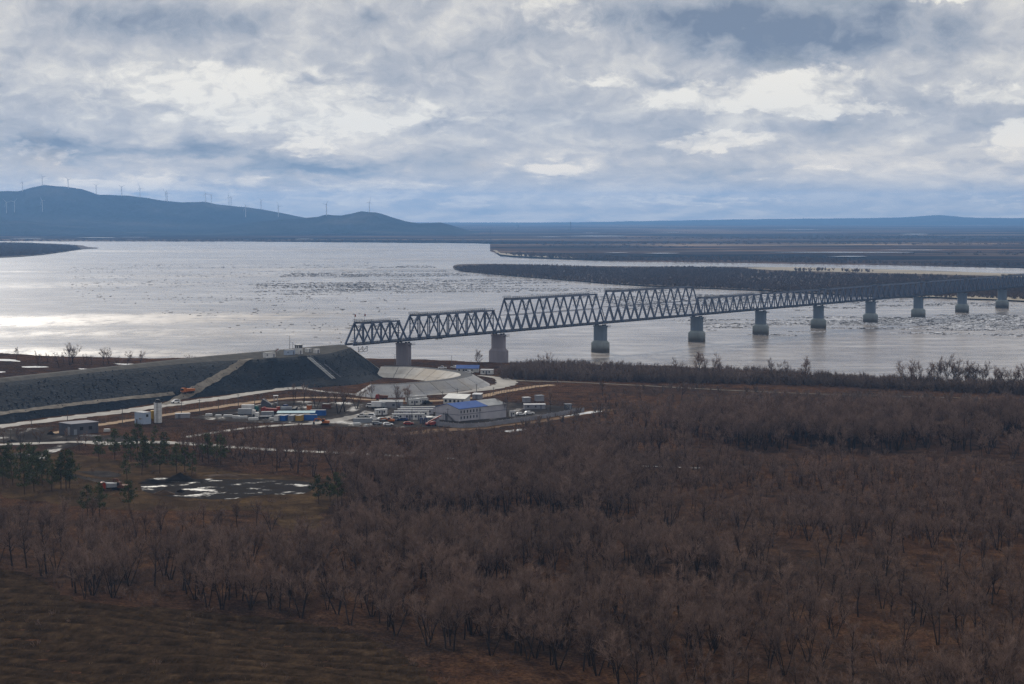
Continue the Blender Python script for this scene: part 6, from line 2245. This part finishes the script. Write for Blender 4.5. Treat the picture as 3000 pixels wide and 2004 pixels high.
part('boom', MB().beam((-1.6, 0, 1.6), (4.6, 0, 4.2), .4, .5), M['red_paint'], cr_)
wheels(cr_, (-1.7, 1.6), 1.0, .5, .34)
# concrete mixing hopper at the back of the yard
bh = thing('mixing_plant', 'dark sloping hopper with a stair tower at the back of the yard', 'machine', tuple(gat(785, 1190)), R(6))
part('hopper', MB().prof([(-3.6, 0), (2.0, 0), (1.2, 1.2), (-1.2, 3.4), (-2.6, 3.6)], -1.8, 1.8), M['dark_wall'], bh)
part('chute', MB().beam((-2.2, -1.9, 3.6), (1.6, -1.9, 1.3), .35, .3), M['snow'], bh)
part('stair_tower', MB().box(2.9, 0, -.3, .2, 2.2, 4.2).box(4.6, 0, -.3, .2, 2.2, 4.2).box(3.75, 0, 1.6, 1.9, 2.2, .12).box(3.75, 0, 3.2, 1.9, 2.2, .12), M['grey_paint'], bh)
part('roof', MB().box(3.75, 0, 5.0, 2.4, 2.6, .12).box(2.9, -1, 3.9, .1, .1, 1.1).box(4.6, -1, 3.9, .1, .1, 1.1).box(2.9, 1, 3.9, .1, .1, 1.1).box(4.6, 1, 3.9, .1, .1, 1.1), M['snow'], bh)
# stacks of slabs under snow along the yard edge
for i, (x, y, l_) in enumerate(((612, 1219, 3.0), (640, 1222, 2.6), (668, 1222, 4.0), (692, 1225, 3.4), (712, 1226, 4.0), (742, 1231, 4.4), (800, 1231, 3.4), (1045, 1246, 3.2), (1080, 1250, 2.8), (190 * 1.65, 1264, 2.6))):
    root = thing('slab_stack', f'{ordn(i)} snow-topped slab stack from the left' if i < 9 else 'snow-topped slab stack beside the dark hall', 'stack', tuple(gat(x, y)), R(rng.uniform(-10, 20)), 'stacks of concrete slabs along the yard edge')
    for q in range(3):
        part('slab', MB().box(rng.uniform(-.1, .1), rng.uniform(-.1, .1), q * .32, l_, 1.6, .27), M['pale_wall'], root)
    part('snow_cover', MB().box(0, 0, .97, l_ * .96, 1.5, .14), M['snow'], root)


# ------------------------------------------------------------------ soil heaps
def heap(label, px, py, wpx, hpx, m, depth=.5, seed=0):
    p = gat(px, py)
    s = math.hypot(p.x, p.y) / F
    w, h = wpx * s / 2, hpx * s
    r_ = np.random.default_rng(seed)
    rings_, n = 7, 26
    V, Fc = [], []
    a1, a2 = r_.uniform(0, 6.28, 2)
    for i in range(rings_):
        t = i / (rings_ - 1)
        for j in range(n):
            a = 2 * math.pi * j / n
            k = (1 - t) * (1 + .16 * math.sin(3 * a + a1) + .1 * math.sin(5 * a + a2)) + r_.normal() * .025
            V.append((math.cos(a) * w * k, math.sin(a) * w * depth * k, h * (t ** .85) * (1 + .12 * math.sin(2 * a + a2) * (1 - t)) - (.4 if i == 0 else 0) + r_.normal() * .05 * h))
    for i in range(rings_ - 1):
        for j in range(n):
            Fc.append((i * n + j, i * n + (j + 1) % n, (i + 1) * n + (j + 1) % n, (i + 1) * n + j))
    o = link('soil_heap', npmesh('soil_heap', V, Fc, M[m]), None, tuple(p))
    tag(o, label, 'soil heap', 'spoil heaps round the pool')


heap('largest black spoil heap behind the muddy pool', 528, 1409, 92, 24, 'black_soil', .5, 1)
heap('low black spoil bank left of the largest heap', 452, 1416, 110, 11, 'black_soil', .35, 2)
heap('low brown spoil bank right behind the pool', 668, 1396, 150, 9, 'brown_soil', .3, 3)
heap('brown soil heap at the left edge of the pool', 480, 1450, 74, 15, 'brown_soil', .5, 4)
heap('little pointed black heap standing in the pool', 529, 1443, 26, 10, 'black_soil', .6, 5)
heap('pale brown soil heap in front of the red-nosed truck', 343, 1453, 44, 11, 'rut_soil', .6, 6)
heap('black heap against the wall of the dark hall', 150, 1273, 26, 10, 'black_soil', .6, 7)
heap('dark soil heap in the middle of the snowy clearing', 35, 1294, 34, 6, 'black_soil', .5, 8)

# ------------------------------------------------------------------ poles, fences, wall
def upole(px, top, base, grp, lab, arm=True):
    p = gat(px, base)
    h = (base - top) * math.hypot(p.x, p.y) / F
    root = thing('utility_pole', lab, 'utility pole', tuple(p), random.uniform(-.4, .4), grp)
    part('post', MB().tube((0, 0, -.4), (0, 0, h), .17, .11, 7), M['pole'], root)
    if arm:
        part('crossarm', MB().box(0, 0, h - .55, 1.7, .12, .14), M['pole'], root)
        part('insulator', MB().tube((-.7, 0, h - .42), (-.7, 0, h - .15), .07, .05, 6).tube((.7, 0, h - .42), (.7, 0, h - .15), .07, .05, 6), M['white'], root)


for px_, t_, b_ in ((92, 1231, 1246), (359, 1196, 1243), (532, 1178, 1213), (585, 1170, 1215), (698, 1154, 1193), (746, 1157, 1190), (765, 1153, 1190), (640, 1168, 1207)):
    upole(px_, t_, b_, 'poles along the sand track', 'thin utility pole beside the pale sand track in front of the embankment')
upole(198, 1204, 1240, None, 'thick black pole rising behind the dark hall', False)
upole(31, 1250, 1297, None, 'leaning pole in the snowy clearing at the left edge', False)
for px_, t_, b_ in ((1072, 1142, 1164), (1297, 1146, 1166), (1340, 1138, 1160), (1396, 1125, 1153), (1446, 1134, 1154)):
    upole(px_, t_, b_, 'poles in front of the concrete dyke', 'dark utility pole in front of the pale concrete dyke')
for px_, t_, b_ in ((1540, 1080, 1116), (1634, 1092, 1123), (1201, 1046, 1074), (1323, 1041, 1074), (1380, 1055, 1078)):
    upole(px_, t_, b_, 'poles by the river bank', 'utility pole near the river bank on the right' if px_ > 1500 else 'slim pole on the bank behind the concrete basin', False)
upole(1207, 1198, 1240, None, 'heavy black twin-braced pole in front of the cabin rows')
upole(1312, 1196, 1240, None, 'pole standing against the gable of the office')
upole(1105, 1200, 1226, 'poles in the yard', 'thin pole among the parked cars')
upole(885, 1186, 1216, 'poles in the yard', 'thin pole behind the row of containers')


def fence(label, px_pts, step, hgt):
    c = smooth_pts([tuple(gat(x, y))[:2] for x, y in px_pts], 8)
    L = np.concatenate([[0], np.cumsum(np.linalg.norm(np.diff(c, axis=0), axis=1))])
    st = np.arange(0, L[-1], step)
    pts = np.stack([np.interp(st, L, c[:, 0]), np.interp(st, L, c[:, 1])], 1)
    zz = hland(pts[:, 0], pts[:, 1])
    root = thing('wire_fence', label, 'fence', (pts[0][0], pts[0][1], float(zz[0])), 0)
    P = [Vector((x - pts[0][0], y - pts[0][1], float(z - zz[0]))) for (x, y), z in zip(pts, zz)]
    me = MB().box(0, 0, -.3, .16, .16, hgt + .3).mesh('post', M['pole'])
    for q in P:
        o = link('post', me, root, q)
    for hz_ in (.5, 1.2, 1.9):
        w = MB()
        for a, b in zip(P[:-1], P[1:]):
            w.beam(a + Vector((0, 0, hz_)), b + Vector((0, 0, hz_)), .035)
        part('wire', w, M['dark_metal'], root)


fence('wire fence with dark posts along the pale sand track', [(150, 1266), (280, 1243), (400, 1225), (520, 1207), (620, 1193), (720, 1179), (850, 1164), (960, 1162), (1060, 1166)], 3.2, 2.3)
fence('wire fence curving along the sand track towards the meadow', [(1400, 1168), (1440, 1160), (1480, 1151), (1560, 1138), (1620, 1131)], 3.2, 2.3)
fence('line of short fence posts along the road through the snowy clearing', [(60, 1262), (100, 1258), (150, 1253)], 3.0, 1.8)

wp = [gat(x, y) for x, y in ((1270, 1246), (1353, 1255), (1424, 1251), (1500, 1240), (1600, 1225), (1712, 1206))]
c = np.array([(p.x, p.y) for p in wp])
L = np.concatenate([[0], np.cumsum(np.linalg.norm(np.diff(c, axis=0), axis=1))])
st = np.linspace(0, L[-1], int(L[-1] / 3.1))
pts = np.stack([np.interp(st, L, c[:, 0]), np.interp(st, L, c[:, 1])], 1)
root = thing('perimeter_wall', 'long grey concrete panel wall round the office compound', 'wall', (pts[0][0], pts[0][1], 0), 0)
for a, b in zip(pts[:-1], pts[1:]):
    za = float(hland(*a))
    q0, q1 = Vector((a[0] - pts[0][0], a[1] - pts[0][1], za + .9)), Vector((b[0] - pts[0][0], b[1] - pts[0][1], za + .9))
    dd = (q1 - q0).normalized()
    part('wall_panel', MB().beam(q0 + dd * .1, q1 - dd * .1, .16, 2.0 + rng.uniform(-.05, .05)), M['grey_wall'], root)
    part('pillar', MB().box(q0.x, q0.y, za - .3, .28, .28, 2.45, math.atan2(dd.y, dd.x)), M['grey_wall'], root)
